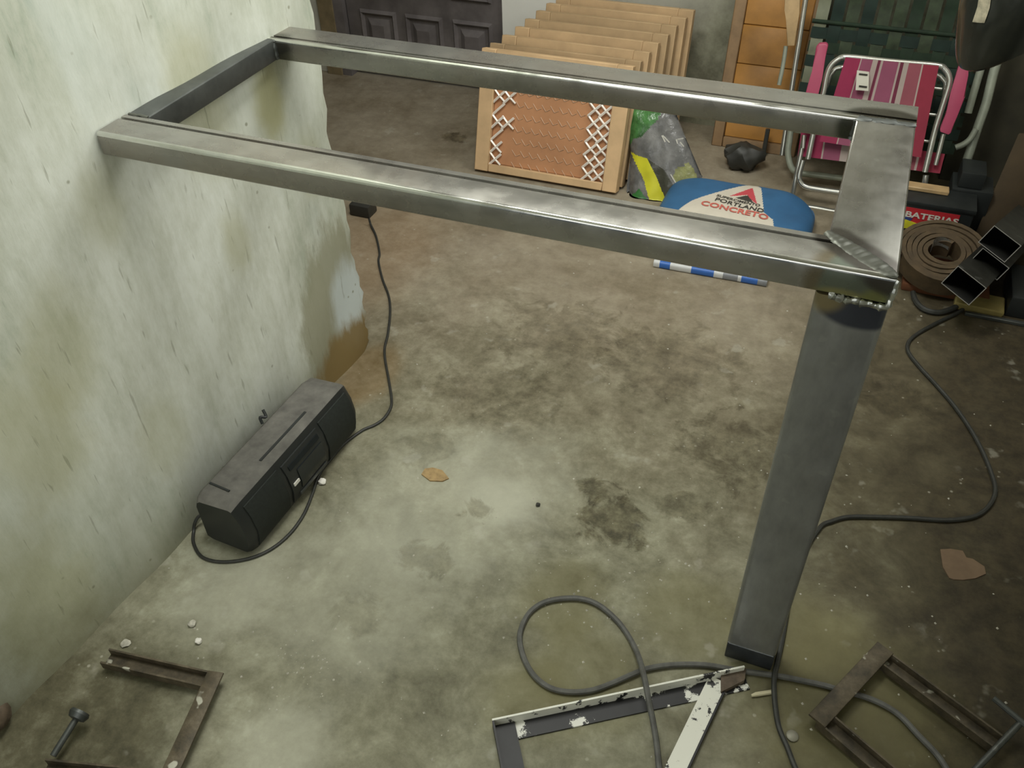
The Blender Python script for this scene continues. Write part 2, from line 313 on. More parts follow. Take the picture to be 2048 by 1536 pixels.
# ------------------------------------------------------------------ welded steel frame
X0, X1, XB, YN, YF, ZT, HR, W, WC = -1.281, .1107, .0096, 1.1114, 1.7058, 1.0085, .0468, .0855, .0497
seam = [((XB + (X1 - XB) * t, YN + W * (1 - t), ZT), .032, (1, 1, 1), (.075, .068, .058), .9, .10, .22) for t in (.1, .3, .5, .7, .9)]
heat = [((X1 - .035, YN, ZT - .030), .085, (1, 1, 1), (.16, .13, .075), .8, .08, .12), ((X1 - .022, YN, ZT - .032), .077, (1, 1, 1), (.17, .195, .16), 1, .08, .08),
        ((X1 - .066, YN, ZT - HR), .028, (.8, 1, 2.2), (.36, .33, .14), .7, .2, .4), ((X1 - .022, YN, ZT - HR + .004), .018, (1, 1, 1), (.32, .33, .10), .6, .2, .4)] + seam
mrail = steel('rail_steel', (.22, .217, .20), (.40, .39, .36), .27, .72, heat, .30, (.35, 1, 1))
mrail2 = steel('far_rail_steel', (.21, .208, .19), (.37, .365, .33), .27, .72, [((XB + .02, YF - W, ZT - .02), .05, (1, 1, 1), (.045, .05, .035), .9, .15, .2), ((X0 + WC, YF - W, ZT - .02), .04, (1, 1, 1), (.05, .05, .038), .8, .3, .3), (((XB + X1) / 2, YF - W + .012, ZT), .062, (1, 1.5, 1), (.05, .045, .033), 1, .12, .2)], .30, (.35, 1, 1))
mbeam = steel('beam_steel', (.15, .147, .13), (.32, .315, .285), .30, .72, seam, .08, (1, .35, 1))
mleg = steel('leg_steel', (.19, .195, .20), (.36, .37, .365), .34, .6, [((X1 - .035, YN, ZT - HR), .05, (.75, 1, 1), (.045, .05, .07), .95, .06, .10), ((XB + .015, YN, ZT - HR - .005), .025, (1, 1, 1), (.34, .27, .12), .6, .3, .4)], 0, (1, 1, .35))
mdark = steel('dark_mill_steel', (.06, .066, .064), (.13, .138, .13), .45, .6)
medge = steel('bright_edge_highlight', (.55, .55, .53), (.85, .85, .82), .16, 1.0)  # brighter metal laid along the edges to draw their highlight
mfoot = plain('foot_steel', (.05, .055, .062), .4, .4, .25, 40)
mweld = steel('weld_metal', (.26, .27, .25), (.62, .63, .60), .28, .9); mweldd = steel('dull_weld_metal', (.06, .063, .052), (.14, .145, .12), .42, .45)
fr = thing('steel_table', 'bare steel table with no top, on one leg, reaching from the whitewashed wall', 'table', ((XB + X1) / 2, YN, 0))
def grooved(y0, y1, inner_hi):
    """tube profile in (side, up) with a shallow seam near its inner edge; side = -y for a bar running along +x"""
    r = .007; g0 = (y1 - .021) if inner_hi else (y0 + .016); pts = []
    def arc(cx, cz, a0):
        for i in range(4):
            a = math.radians(a0 + 30 * i); pts.append((cx + r * math.cos(a), cz + r * math.sin(a)))
    zb, zt = ZT - HR, ZT
    arc(y0 + r, zb + r, 180); arc(y1 - r, zb + r, 270); arc(y1 - r, zt - r, 0)
    pts.extend([(g0 + .0045, zt), (g0 + .0035, zt - .006), (g0 - .0025, zt - .006), (g0 - .0035, zt)])
    arc(y0 + r, zt - r, 90)
    return pts
def xbar(bm, x0, x1, prof):
    a = [bm.verts.new((x0, y, z)) for y, z in prof]; c = [bm.verts.new((x1, y, z)) for y, z in prof]; n = len(a)
    bm.faces.new(a); bm.faces.new(c[::-1])
    y0 = min(q[0] for q in prof)
    for i in range(n):
        f = bm.faces.new((a[i], c[i], c[(i + 1) % n], a[(i + 1) % n])); m_ = f.calc_center_median()
        if m_.y < y0 + .0062 and m_.z > ZT - .0062: f.material_index = 1
def cut(bm, co, no):
    r = bmesh.ops.bisect_plane(bm, geom=list(bm.verts) + list(bm.edges) + list(bm.faces), plane_co=co, plane_no=no, clear_outer=True)
    ed = [e for e in r['geom_cut'] if isinstance(e, bmesh.types.BMEdge)]; bmesh.ops.contextual_create(bm, geom=ed)
mit = V(W, (X1 - XB), 0).normalized()          # normal of the mitre from inner to outer corner
b = newbm(); xbar(b, X0, X1, grooved(YN, YN + W, True)); cut(b, V(XB, YN + W, ZT), mit); finish('near_rail', b, [mrail, medge], fr, .5)
b = newbm(); xbar(b, X0, X1, grooved(YF - W, YF, False)); finish('far_rail', b, [mrail2, medge], fr, .5)
b = newbm(); bar(b, (X0 + WC / 2, YN + W, ZT - HR / 2), (X0 + WC / 2, YF - W, ZT - HR / 2), rrect(WC, HR, .005)); finish('crossbar', b, mdark, fr, .5)
b = newbm(); bar(b, ((XB + X1) / 2, YN - .02, ZT - HR / 2), ((XB + X1) / 2, YF - W - .006, ZT - HR / 2), rrect(X1 - XB, HR, .006)); cut(b, V(XB, YN + W + .0005, ZT), -mit); finish('end_beam', b, mbeam, fr, .5)
b = newbm(); bar(b, ((XB + X1) / 2, YN + .0255, .0545), ((XB + X1) / 2, YN + .0255, ZT - HR - .002), rrect(X1 - XB, .050, .009, 4), (0, 1, 0)); finish('leg', b, mleg, fr, .5)
b = newbm(); box(b, XB + .001, X1 - .001, YN + .001, YN + .050, 0, .054); bevel(b, .003, 2); finish('foot_plate', b, mfoot, fr)
b = newbm(); tube(b, [(XB + .004, YN + .0005, .0545), (X1 - .004, YN + .0005, .0545)], .0016, 6); finish('foot_edge_highlight', b, medge, fr)  # thin bright rod drawing the highlight line above the foot
def bead(p0, p1, r, n=26, flat=.6, nrm=(0, 0, 1), seed=1):
    bm = newbm(); rr = random.Random(seed); p0 = V(p0); p1 = V(p1); nrm = V(nrm); pts = []
    for i in range(n + 1):
        t = i / n; pts.append(p0.lerp(p1, t) + V(rr.uniform(-1, 1), rr.uniform(-1, 1), rr.uniform(-1, 1)) * r * .22)
    rs = [rr.uniform(.7, 1.15) for _ in range(n + 1)]
    tube(bm, pts, r, 8, lambda t: rs[int(round(t * n))])
    for v in bm.verts:
        t = (v.co - p0).dot(nrm); v.co -= nrm * t * (1 - flat)
    return bm
b = newbm(); q0 = V(XB - .004, YN + W + .004, ZT); q1 = V(X1 - .001, YN + .002, ZT); dq = (q1 - q0).normalized(); sq = V(-dq.y, dq.x, 0); rr = random.Random(2); rows = []
for i in range(41):
    t = i / 40; hw = .0155 * math.sin(math.pi * min(1, .06 + t * .94)) ** .55 * (.8 + .4 * t) + .0015; p = q0.lerp(q1, t); c_ = .0024 + .0004 * math.sin(i * 1.9) + rr.uniform(-.0011, .0011)
    rows.append([b.verts.new(p + sq * hw * u_ * (1 + rr.uniform(-.05, .05)) + V(0, 0, -.001 if abs(u_) == 1 else c_ * (1 - .6 * abs(u_)))) for u_ in (-1, -.75, -.3, 0, .3, .75, 1)])
for A, B in zip(rows, rows[1:]):
    for i in range(6): b.faces.new((A[i], A[i + 1], B[i + 1], B[i]))
w1 = finish('weld_bead', b, mweldd, fr, 1.2); w1['label'] = 'wide dull grey weld across the mitred top corner'
w2 = finish('weld_bead', bead((XB + .018, YN, ZT - HR - .002), (X1 - .004, YN, ZT - HR - .004), .0062, 24, .7, (0, -1, 0), 5), mweld, fr); w2['label'] = 'bright silvery weld where rail meets leg'
finish('weld_bead', bead((X1, YN + .003, ZT - .006), (X1 - .002, YN + .001, ZT - HR), .0055, 10, .8, (1, 0, 0), 6), mweld, fr)
finish('weld_bead', bead((XB + .006, YF - W - .004, ZT), (X1 - .004, YF - W - .004, ZT), .010, 16, .35, (0, 0, 1), 8), mdark, fr)
finish('weld_bead', bead((XB, YF - W - .002, ZT - .004), (XB, YF - W - .002, ZT - HR + .004), .007, 8, .8, (1, 0, 0), 9), mdark, fr)
finish('weld_bead', bead((X0 + WC, YF - W, ZT - .003), (X0 + WC, YF - W, ZT - HR + .003), .006, 8, .8, (1, 0, 0), 10), mdark, fr)
finish('weld_bead', bead((X0 + .004, YN + W, ZT), (X0 + WC, YN + W, ZT), .004, 8, .4, (0, 0, 1), 11), mweldd, fr)

# ------------------------------------------------------------------ dusty radio on the floor
RO = V(-1.246, .978, 0); RA = V(.045, 1, 0).normalized(); RS = V(1, -.045, 0).normalized(); RL = .485
def rp(s, l, z): return RO + RS * s + RA * l + V(0, 0, z)
rad = thing('radio_cassette_player', 'long black radio cassette player with dusty grey top lying against the white wall', 'radio', RO + RS * .07 + RA * .24)
prof = [(0, .012), (0, .135), (.006, .152), (.018, .163), (.118, .172), (.127, .168), (.146, .125), (.154, .075), (.148, .03), (.135, .004), (.02, .004)]
b = newbm(); st = [(0, .86, .012), (.012, .95, .004), (.03, 1, 0), (.45, 1, 0), (.474, .95, .004), (RL, .84, .014)]; rings = []
for l, sc, dz in st: rings.append([b.verts.new(rp(.077 + (s - .077) * sc, l, .085 + (z - .085) * sc)) for s, z in prof])
for A, B in zip(rings, rings[1:]):
    for i in range(len(prof)):
        f = b.faces.new((A[i], A[(i + 1) % len(prof)], B[(i + 1) % len(prof)], B[i])); f.material_index = 1 if i in (2, 3, 4) else 0
b.faces.new(rings[0][::-1]); b.faces.new(rings[-1])
finish('body', b, [M['black'], M['dusty']], rad, .6)
def face_pt(l, t, out=.0):
    """point on the bulged front: t 0 at its top edge, 1 at the bottom"""
    a = [(.127, .168), (.146, .125), (.154, .075), (.148, .03), (.135, .004)]; q = t * 4; i = min(3, int(q)); f = q - i
    return rp(a[i][0] * (1 - f) + a[i + 1][0] * f + out, l, a[i][1] * (1 - f) + a[i + 1][1] * f)
def front_plate(name, l0, l1, t0, t1, out, m, nt=8, skew=0.0, parent=None):
    bm = newbm(); rows = []
    for i in range(nt + 1):
        t = t0 + (t1 - t0) * i / nt; rows.append([bm.verts.new(face_pt(l + skew * (t - t0), t, o)) for l, o in ((l0, -.004), (l0, out), (l1, out), (l1, -.004))])
    for A, B in zip(rows, rows[1:]):
        for i in range(4): bm.faces.new((A[i], A[(i + 1) % 4], B[(i + 1) % 4], B[i]))
    bm.faces.new(rows[0]); bm.faces.new(rows[-1][::-1])
    return finish(name, bm, m, parent or rad, .5)
mgr = plain('speaker_grille', (.012, .016, .014), .7, 0, .3, 120); mgl = plain('smoked_window', (.012, .016, .018), .15, 0, .2, 20); mtr = plain('grey_trim', (.07, .075, .07), .4)
for l0, l1 in ((.028, .155), (.335, .462)): front_plate('speaker_grille', l0, l1, .08, .86, .003, mgr)
dk = front_plate('tape_deck', .170, .320, .10, .78, .004, M['black'])
front_plate('tape_door', .205, .312, .30, .62, .0065, mgl, parent=dk)
front_plate('button_row', .195, .312, .68, .73, .008, mtr, 3, parent=dk)
front_plate('badge', .178, .200, .42, .46, .007, M['white'], 2, parent=dk)
front_plate('dial_window', .185, .312, .16, .23, .006, mgl, 3, parent=dk)
front_plate('chrome_line', .172, .318, .80, .825, .0045, M['alu'], 2)
b = newbm(); bar(b, rp(.092, .155, .1695), rp(.094, .345, .1695), rect(.007, .004), (0, 0, 1)); finish('tuning_slot', b, M['black'], rad)
b = newbm(); bar(b, rp(.02, .052, .163), rp(.085, .045, .1695), rect(.005, .005), (0, 0, 1)); finish('handle_slot', b, M['black'], rad)
b = newbm(); tube(b, smooth([rp(.012, .27, .163), rp(.004, .276, .178), rp(.012, .288, .172), rp(.0, .296, .186)], 4), .004, 6); finish('aerial_stub', b, M['black'], rad)
b = newbm(); box(b, 0, 1, 0, 1, 0, 1); bmesh.ops.transform(b, matrix=Matrix.Translation(rp(.055, .05, 0)) @ Matrix.Diagonal((.05, .05, .012, 1)), verts=b.verts); bevel(b, .003); finish('rubber_foot', b, M['rust'], rad)
b = newbm(); box(b, 0, 1, 0, 1, 0, 1); bmesh.ops.transform(b, matrix=Matrix.Translation(rp(.055, .38, 0)) @ Matrix.Diagonal((.05, .05, .012, 1)), verts=b.verts); bevel(b, .003); finish('rubber_foot', b, M['rust'], rad)

# power cord of the radio with its plug
R1 = .0042
cord = [(-1.583, 2.435, 0.03), (-1.572, 2.425, 0.01), (-1.521, 2.369, 0.004), (-1.456, 2.274, 0.004), (-1.433, 2.224, 0.004), (-1.368, 2.132, 0.004), (-1.303, 2.053, 0.004), (-1.256, 1.975, 0.004), (-1.208, 1.868, 0.004), (-1.186, 1.806, 0.004), (-1.158, 1.754, 0.004), (-1.103, 1.673, 0.004), (-1.055, 1.6, 0.004), (-1.038, 1.561, 0.004), (-1.035, 1.516, 0.004), (-1.047, 1.483, 0.004), (-1.068, 1.454, 0.004), (-1.083, 1.413, 0.004), (-1.092, 1.376, 0.004), (-1.095, 1.32, 0.004), (-1.096, 1.281, 0.004), (-1.089, 1.241, 0.004), (-1.075, 1.195, 0.004), (-1.06, 1.132, 0.004), (-1.058, 1.073, 0.004), (-1.07, 1.02, 0.004), (-1.096, 0.9775, 0.004), (-1.134, 0.9471, 0.004), (-1.18, 0.9282, 0.004), (-1.225, 0.929, 0.004), (-1.267, 0.9554, 0.004), V((-1.298, 0.9869, 0.0043)) + V(.008, 0, 0), V((-1.297, 1, 0.0246)) + V(.008, 0, 0), V((-1.296, 1.018, 0.0325)) + V(.012, .0, 0), V((-1.294, 1.034, 0.0225)) + V(.03, .01, 0)]
b = newbm(); tube(b, smooth(cord, 5), R1, 7); pc = thing('power_cord', 'thin black mains cord winding from a plug past the radio', 'cord', (cord[2][0], cord[2][1], 0)); finish('cord', b, M['cable'], pc)
pp = V((-1.637, 2.505, 0)); b = newbm(); box(b, pp.x - .055, pp.x + .03, pp.y - .03, pp.y + .035, 0, .048); bevel(b, .008, 2); finish('plug', b, M['darkpla'], pc)

# ------------------------------------------------------------------ cables
LZ = .007
wc = [(-0.0453, 0.7831, 0.01), (-0.0583, 0.8175, 0.012), (-0.0752, 0.8626, 0.014), (-0.0929, 0.8989, 0.025), (-0.1123, 0.93, 0.046), (-0.1295, 0.9648, 0.052), (-0.1507, 1.014, 0.03), (-0.173, 1.055, 0.013), (-0.203, 1.09, 0.007), (-0.2343, 1.114, 0.007), (-0.2784, 1.135, 0.007), (-0.321, 1.138, 0.007), (-0.3654, 1.122, 0.007), (-0.4019, 1.095, 0.007), (-0.422, 1.055, 0.007), (-0.4211, 1.003, 0.007), (-0.3998, 0.9603, 0.007), (-0.3621, 0.9221, 0.007), (-0.3182, 0.9042, 0.007), (-0.2743, 0.9089, 0.007), (-0.2323, 0.9286, 0.007), (-0.1969, 0.9592, 0.007), (-0.1622, 0.9936, 0.009), (-0.1343, 1.02, 0.008), (-0.0867, 1.048, 0.007), (-0.023, 1.072, 0.007), (0.0389, 1.083, 0.007), (0.124, 1.101, 0.007), (0.1794, 1.109, 0.007), (0.2236, 1.114, 0.007), (0.2528, 1.114, 0.007), (0.2964, 1.117, 0.007), (0.334, 1.113, 0.007), (0.3696, 1.1, 0.007), (0.4044, 1.071, 0.007), (0.435, 1.047, 0.007), (0.4539, 1.026, 0.007), (0.4752, 0.9906, 0.007)]
b = newbm(); tube(b, smooth(wc, 6), .0062, 8); solo('welding_cable', b, M['greycable'], 'grey welding cable looped on the floor and crossing the chipped white angle bars', 'cable')
c2 = [(0.2125, 0.8845, 0.006), (0.1873, 0.9173, 0.006), (0.1667, 0.9533, 0.006), (0.1458, 0.9875, 0.006), (0.1326, 1.027, 0.006), (0.1231, 1.062, 0.012), (0.1183, 1.091, 0.019), (0.12, 1.139, 0.008), (0.1207, 1.206, 0.006), (0.1195, 1.317, 0.006), (0.127, 1.425, 0.006), (0.1579, 1.54, 0.006), (0.1816, 1.571, 0.006), (0.2202, 1.601, 0.006), (0.2867, 1.626, 0.006), (0.3556, 1.649, 0.006), (0.455, 1.679, 0.006), (0.522, 1.726, 0.006), (0.556, 1.808, 0.006), (0.5452, 1.894, 0.006), (0.5102, 2.005, 0.006), (0.4596, 2.111, 0.006), (0.406, 2.195, 0.006), (0.3569, 2.265, 0.006), (0.3231, 2.325, 0.006), (0.3205, 2.375, 0.006), (0.3425, 2.428, 0.006), (0.3965, 2.507, 0.006), (0.4522, 2.58, 0.006), (0.5004, 2.658, 0.006)]
b = newbm(); tube(b, smooth(c2, 6), .0058, 8); solo('rubber_cable', b, M['cable'], 'black rubber cable running behind the steel leg and bending towards the stacked tubes', 'cable')
b = newbm(); tube(b, smooth([(0.3192, 2.648, 0.01), (0.3254, 2.615, 0.01), (0.3407, 2.58, 0.01), (0.364, 2.56, 0.01), (0.4012, 2.562, 0.01), (0.4404, 2.599, 0.01), (0.4694, 2.647, 0.01)], 6), .009, 8); solo('rubber_hose', b, M['cable'], 'short dark hose curving on the floor below the clay tile', 'hose')

# ------------------------------------------------------------------ chipped angle-iron frame at the bottom
k = NT('chipped_white_paint'); nz = k.noise(38, 6, .7, k.stretch(1, 1, 1)); nb = k.noise(7, 4, .6)
mchip = k.done(k.ramp(k.math('ADD', k.math('MULTIPLY', nz, .6), k.math('MULTIPLY', nb, .4)), [(.44, (.014, .014, .015)), (.46, (.74, .74, .66))]), .5)
mblk = plain('black_primer', (.011, .011, .013), .5, 0.0, .4, 25)
k = NT('sparse_white_paint'); nz = k.noise(16, 6, .7)
mspar = k.done(k.ramp(nz, [(.565, (.012, .012, .014)), (.585, (.72, .72, .66))]), .5)
pf = thing('angle_iron_bracket', 'black angle iron bracket with chipped white paint lying on the floor near the leg', 'bracket', (-0.2026, 0.8975, 0))
A0, A1 = V((-0.3969, 0.7857, 0)), V((0.0542, 1.086, 0)); up_ = V(0, 0, 1)
def angle(name, p0, p1, side, w, h, m_flat, m_up, lift=0.0):
    """angle iron: flat flange width w on the floor, upright flange height h along the p0-p1 line; side is where the flat lies"""
    p0 = V(p0) + V(0, 0, lift); p1 = V(p1) + V(0, 0, lift); d = (p1 - p0).normalized(); s = V(-d.y, d.x, 0) * side; t = .004
    bm = newbm(); prism(bm, [p0 + V(0, 0, .0), p0 + s * w, p0 + s * w + V(0, 0, t), p0 + V(0, 0, t)], p1 - p0)
    for f in bm.faces: f.material_index = 0
    n0 = len(bm.faces); prism(bm, [p0 + V(0, 0, t), p0 + s * t + V(0, 0, t), p0 + s * t + V(0, 0, h), p0 + V(0, 0, h)], p1 - p0)
    bm.faces.ensure_lookup_table()
    for f in list(bm.faces)[n0:]: f.material_index = 1
    return finish(name, bm, [m_flat, m_up], pf)
angle('far_bar', A0, A1, -1, .040, .030, mspar, mchip)
L1 = V((-0.3281, 0.6786, 0)); angle('left_bar', L1, A0 + V(.002, -.004, 0), -1, .046, .026, mblk, mblk, .0043)
R0, R1_ = V((0.0286, 1.044, 0)), V((-0.0149, 0.7944, 0)); b = newbm(); dd = (R1_ - R0).normalized(); ss = V(dd.y, -dd.x, 0)
prism(b, [R0 + V(0, 0, .006), R0 + ss * .038 + V(0, 0, .006), R0 + ss * .038 + V(0, 0, .010), R0 + V(0, 0, .010)], R1_ - R0); o = finish('right_bar', b, mchip, pf)
b = newbm(); prism(b, [R0 - ss * .004 + V(0, 0, 0), R0 + V(0, 0, 0), R0 + V(0, 0, .012), R0 - ss * .004 + V(0, 0, .012)], R1_ - R0); finish('right_bar_edge', b, mblk, pf)
b = newbm(); prism(b, [V((0.0121, 1.062, 0)) + V(0, 0, .0045), V((0.0598, 1.09, 0)) + V(0, 0, .0045), V((0.0619, 1.061, 0)) + V(0, 0, .0045), V((0.0214, 1.017, 0)) + V(0, 0, .0045)], (0, 0, .012)); finish('bare_end', b, M['rust'], pf)

# ------------------------------------------------------------------ rusty home-made clamps
def clamp(name, label, tip, c1, c2_, low, wdt, screw0, screw1, pad, parts):
    t = thing(name, label, 'clamp', ((c1[0] + c2_[0]) / 2, (c1[1] + c2_[1]) / 2, 0))
    def chan(nm, p0, p1, hgt):
        p0 = V(p0); p1 = V(p1); bm = newbm(); w = wdt / 2; th = .004
        bar(bm, p0 + V(0, 0, 0), p1, [(w, 0), (w, hgt), (w - th, hgt), (w - th, th), (-w + th, th), (-w + th, hgt), (-w, hgt), (-w, 0)])
        return finish(nm, bm, mclamp, t)
    chan('upper_jaw', tip, c1, .022); chan('lower_jaw', c2_, low, .022)
    e = (V(c2_) - V(c1)).normalized() * wdt * .5
    bm = newbm(); bar(bm, V(c1) - e + V(0, 0, .0225), V(c2_) + e + V(0, 0, .0225), rrect(wdt, .006, .002, 2)); finish('spine', bm, mclamp, t)
    bm = newbm(); tube(bm, [screw0, screw1], .0065, 10)
    s0 = V(screw0); s1 = V(screw1); L = (s1 - s0).length
    sc = finish('screw', bm, mdark, t)
    if pad:
        d = (s1 - s0).normalized(); bm = newbm(); tube(bm, [s1 - d * .008, s1 - d * .006, s1 + d * .004, s1 + d * .010], .021, 14, lambda q: (.45, .8, 1, .9)[int(round(q * 3))]); finish('swivel_pad', bm, mdark, t)
    for nm, p, q, r in parts:
        bm = newbm(); tube(bm, [p, q], r, 8); finish(nm, bm, mdark, t)
    return t
k = NT('rusty_paint_splashed_steel'); nz = k.noise(24, 6, .7); col = k.ramp(nz, [(.35, (.045, .037, .024)), (.55, (.095, .076, .047)), (.7, (.145, .12, .08))])
col = k.mix(k.mr(k.noise(26, 2, .4), .66, .70), col, (.42, .41, .34)); k.bump(nz, .4, .004); mclamp = k.done(col, .6, .25)
clamp('c_clamp', 'rusty steel C-clamp with a swivel pad lying below the radio', (-1.236, 0.6169, 0.01), (-0.9802, 0.6525, 0.01), (-0.9342, 0.4449, 0.01), (-1.182, 0.3754, 0.01), .036, (-1.178, 0.4024, 0.03), (-1.181, 0.4823, 0.045), True, [])
clamp('c_clamp', 'rusty steel C-clamp with a bar handle lying right of the steel leg', (0.5483, 1.095, 0.01), (0.3168, 1.215, 0.01), (0.2202, 1.029, 0.01), (0.3781, 0.9415, 0.01), .038, (0.499, 1.014, 0.03), (0.584, 1.149, 0.04), False, [('handle_bar', (0.533, 1.181, 0.045), (0.6109, 1.129, 0.045), .006)])

# ------------------------------------------------------------------ framed boards stacked by the back wall
FW, FH, FT = .615, .530, .045
mdfrand = [plain('raw_pine_%s' % w_, c_, .7, 0, .14, 9) for w_, c_ in (('a', (.66, .45, .25)), ('b', (.43, .30, .165)), ('c', (.50, .345, .19)))]
def make_frame(root, x0, y0, fw, fh, lean_, front):
    s_ = .060; mm = mdfrand[0] if front else mdfrand[1 + random.randrange(2)]
    TM = Matrix.Translation((x0, y0 + FT, 0)) @ Matrix.Rotation(-math.atan(lean_), 4, 'X') @ Matrix.Translation((0, -FT, 0))
    def put(nm, bm, m):
        bmesh.ops.transform(bm, matrix=TM, verts=bm.verts); return finish(nm, bm, m, root)
    def bx(nm, *a, m=None):
        bm = newbm(); box(bm, *a); bevel(bm, .0025, 1); return put(nm, bm, m or mm)
    bx('stile', 0, s_, 0, FT, 0, fh - .0005); bx('stile', fw - s_, fw, 0, FT, 0, fh - .0005)
    bx('top_rail', s_ + .0005, fw - s_ - .0005, .001, FT - .001, fh - s_, fh); bx('bottom_rail', s_ + .0005, fw - s_ - .0005, .001, FT - .001, 0, s_ * .5)
    bx('backing_board', s_ + .001, fw - s_ - .001, .020, .026, s_ * .5 + .001, fh - s_ - .001, m=M['brownboard'])
    return put
words = ['nearest of the row', 'second from the front', 'third from the front', 'fourth from the front', 'fifth from the front', 'sixth from the front', 'seventh from the front', 'last, next to the back wall']
tops = [((-1.381, 3.08, .452), (-.780, 3.10, .452)), ((-1.376, 3.15, 0.4506), (-0.7702, 3.15, 0.4403)), ((-1.35, 3.212, 0.4632), (-0.7556, 3.212, 0.455)), ((-1.319, 3.274, 0.4769), (-0.7388, 3.274, 0.4725)), ((-1.301, 3.336, 0.484), (-0.7177, 3.336, 0.491)), ((-1.277, 3.398, 0.4939), (-0.702, 3.398, 0.5114)), ((-1.256, 3.46, 0.5021), (-0.6814, 3.46, 0.5273)), ((-1.235, 3.522, 0.5087), (-0.6661, 3.522, 0.5432))]
for i, (ta, tb) in enumerate(tops):
    x_ = ta[0]; fw = tb[0] - ta[0]; zt_ = (ta[2] + tb[2]) / 2; y_ = 2.948 + .068 * i - (.0 if i == 0 else .02); ln = (ta[1] - y_) / zt_; fh = math.hypot(zt_, ta[1] - y_) - .004
    t = thing('wooden_screen', 'raw wooden screen leaning back, ' + words[i] + (', with pale mesh over a brown board' if i == 0 else ''), 'screen', (x_ + fw / 2, y_, 0), 'wooden screens stacked by the back wall')
    put = make_frame(t, x_, y_, fw, fh, ln, i == 0)
    if i == 0:
        yy = .010
        def strand(bm, xa, za, xb, zb, r): tube(bm, [(xa, yy + random.uniform(0, .004), za), ((xa + xb) / 2, yy - .003, (za + zb) / 2), (xb, yy + random.uniform(0, .004), zb)], r, 5)
        p = .049
        for nm, xs, left in (('mesh_strip', .062, True), ('mesh_strip', fw - .062 - .086, False)):
            bm = newbm()
            for r_ in range(8):
                for c_ in range(2):
                    xa = xs + c_ * .043; za = .030 + r_ * p
                    if left and c_ == 1 and r_ not in (3, 5, 6): continue
                    strand(bm, xa - .003, za - .004, xa + .046, za + p * .92, .0052)
                    if not (left and r_ in (2, 4)): strand(bm, xa - .003, za + p * .95, xa + .046, za + .002, .0048)
            put(nm, bm, M['wire'])['kind'] = 'stuff'
        bm = newbm()
        for r_ in range(15):
            for c_ in range(9):
                xa = .150 + c_ * .036 + (.018 if r_ % 2 else 0); za = .05 + r_ * .0235; d_ = .55 if r_ % 2 else -1.2
                if xa < fw - .165: tube(bm, [(xa, .0195, za), (xa + .018, .018, za + .018 * d_)], .0013, 4)
        put('mesh_strands', bm, plain('dull_wire', (.56, .38, .25), .5))['kind'] = 'stuff'

# ------------------------------------------------------------------ wooden door leaf leaning on the back wall
wp = thing('wooden_board', 'brown framed wooden board leaning on the back wall behind the green lounger', 'board', (-.30, 3.49, 0))
def lean(x, z, y=0.0): return V(x, 3.50 + .20 * z + y, z)
def plank(nm, x0, x1, z0, z1, y0, y1, m):
    bm = newbm(); pts = [lean(x0, z0, y0), lean(x1, z0, y0), lean(x1, z1, y0), lean(x0, z1, y0)]; prism(bm, pts, (0, y1 - y0, 0)); bevel(bm, .003, 1); return finish(nm, bm, m, wp)
xl = -.525
plank('stile', xl, xl + .045, 0, .80, 0, .03, M['woodedge']); plank('stile', xl + .30, xl + .345, 0, .80, 0, .03, M['woodedge'])
plank('bottom_rail', xl + .0455, xl + .2995, 0, .04, 0, .03, M['woodedge']); plank('top_rail', xl + .0455, xl + .2995, .76, .80, 0, .03, M['woodedge'])
for i in range(5): plank('board', xl + .0455, xl + .2995, .041 + i * .144, .041 + i * .144 + .142, .010 + .002 * (i % 2), .026, M['wood'])
b = newbm(); tube(b, [(-0.3024, 3.474, 0.118), (-0.3009, 3.454, -0.0538), (-0.3014, 3.444, -0.1302)], .009, 8)
solo('iron_rod', b, mdark, 'thin dark rod standing against the brown framed board', 'rod')
# dark crumpled bag
b = newbm(); bmesh.ops.create_icosphere(b, subdivisions=3, radius=1); q = V((-0.3655, 3.345, 0)); rr = random.Random(5)
for v in b.verts:
    k_ = 1 + .10 * math.sin(7 * v.co.x + 3 * v.co.z) + .08 * math.sin(11 * v.co.y - 5 * v.co.x)
    v.co = V(v.co.x * .075 * k_ * (1 + .25 * v.co.z), v.co.y * .06 * k_, max(0, v.co.z * .055 * k_ + .046)) + q
solo('crumpled_bag', b, M['darkpla'], 'small dark crumpled bag on the floor below the brown framed board', 'bag')

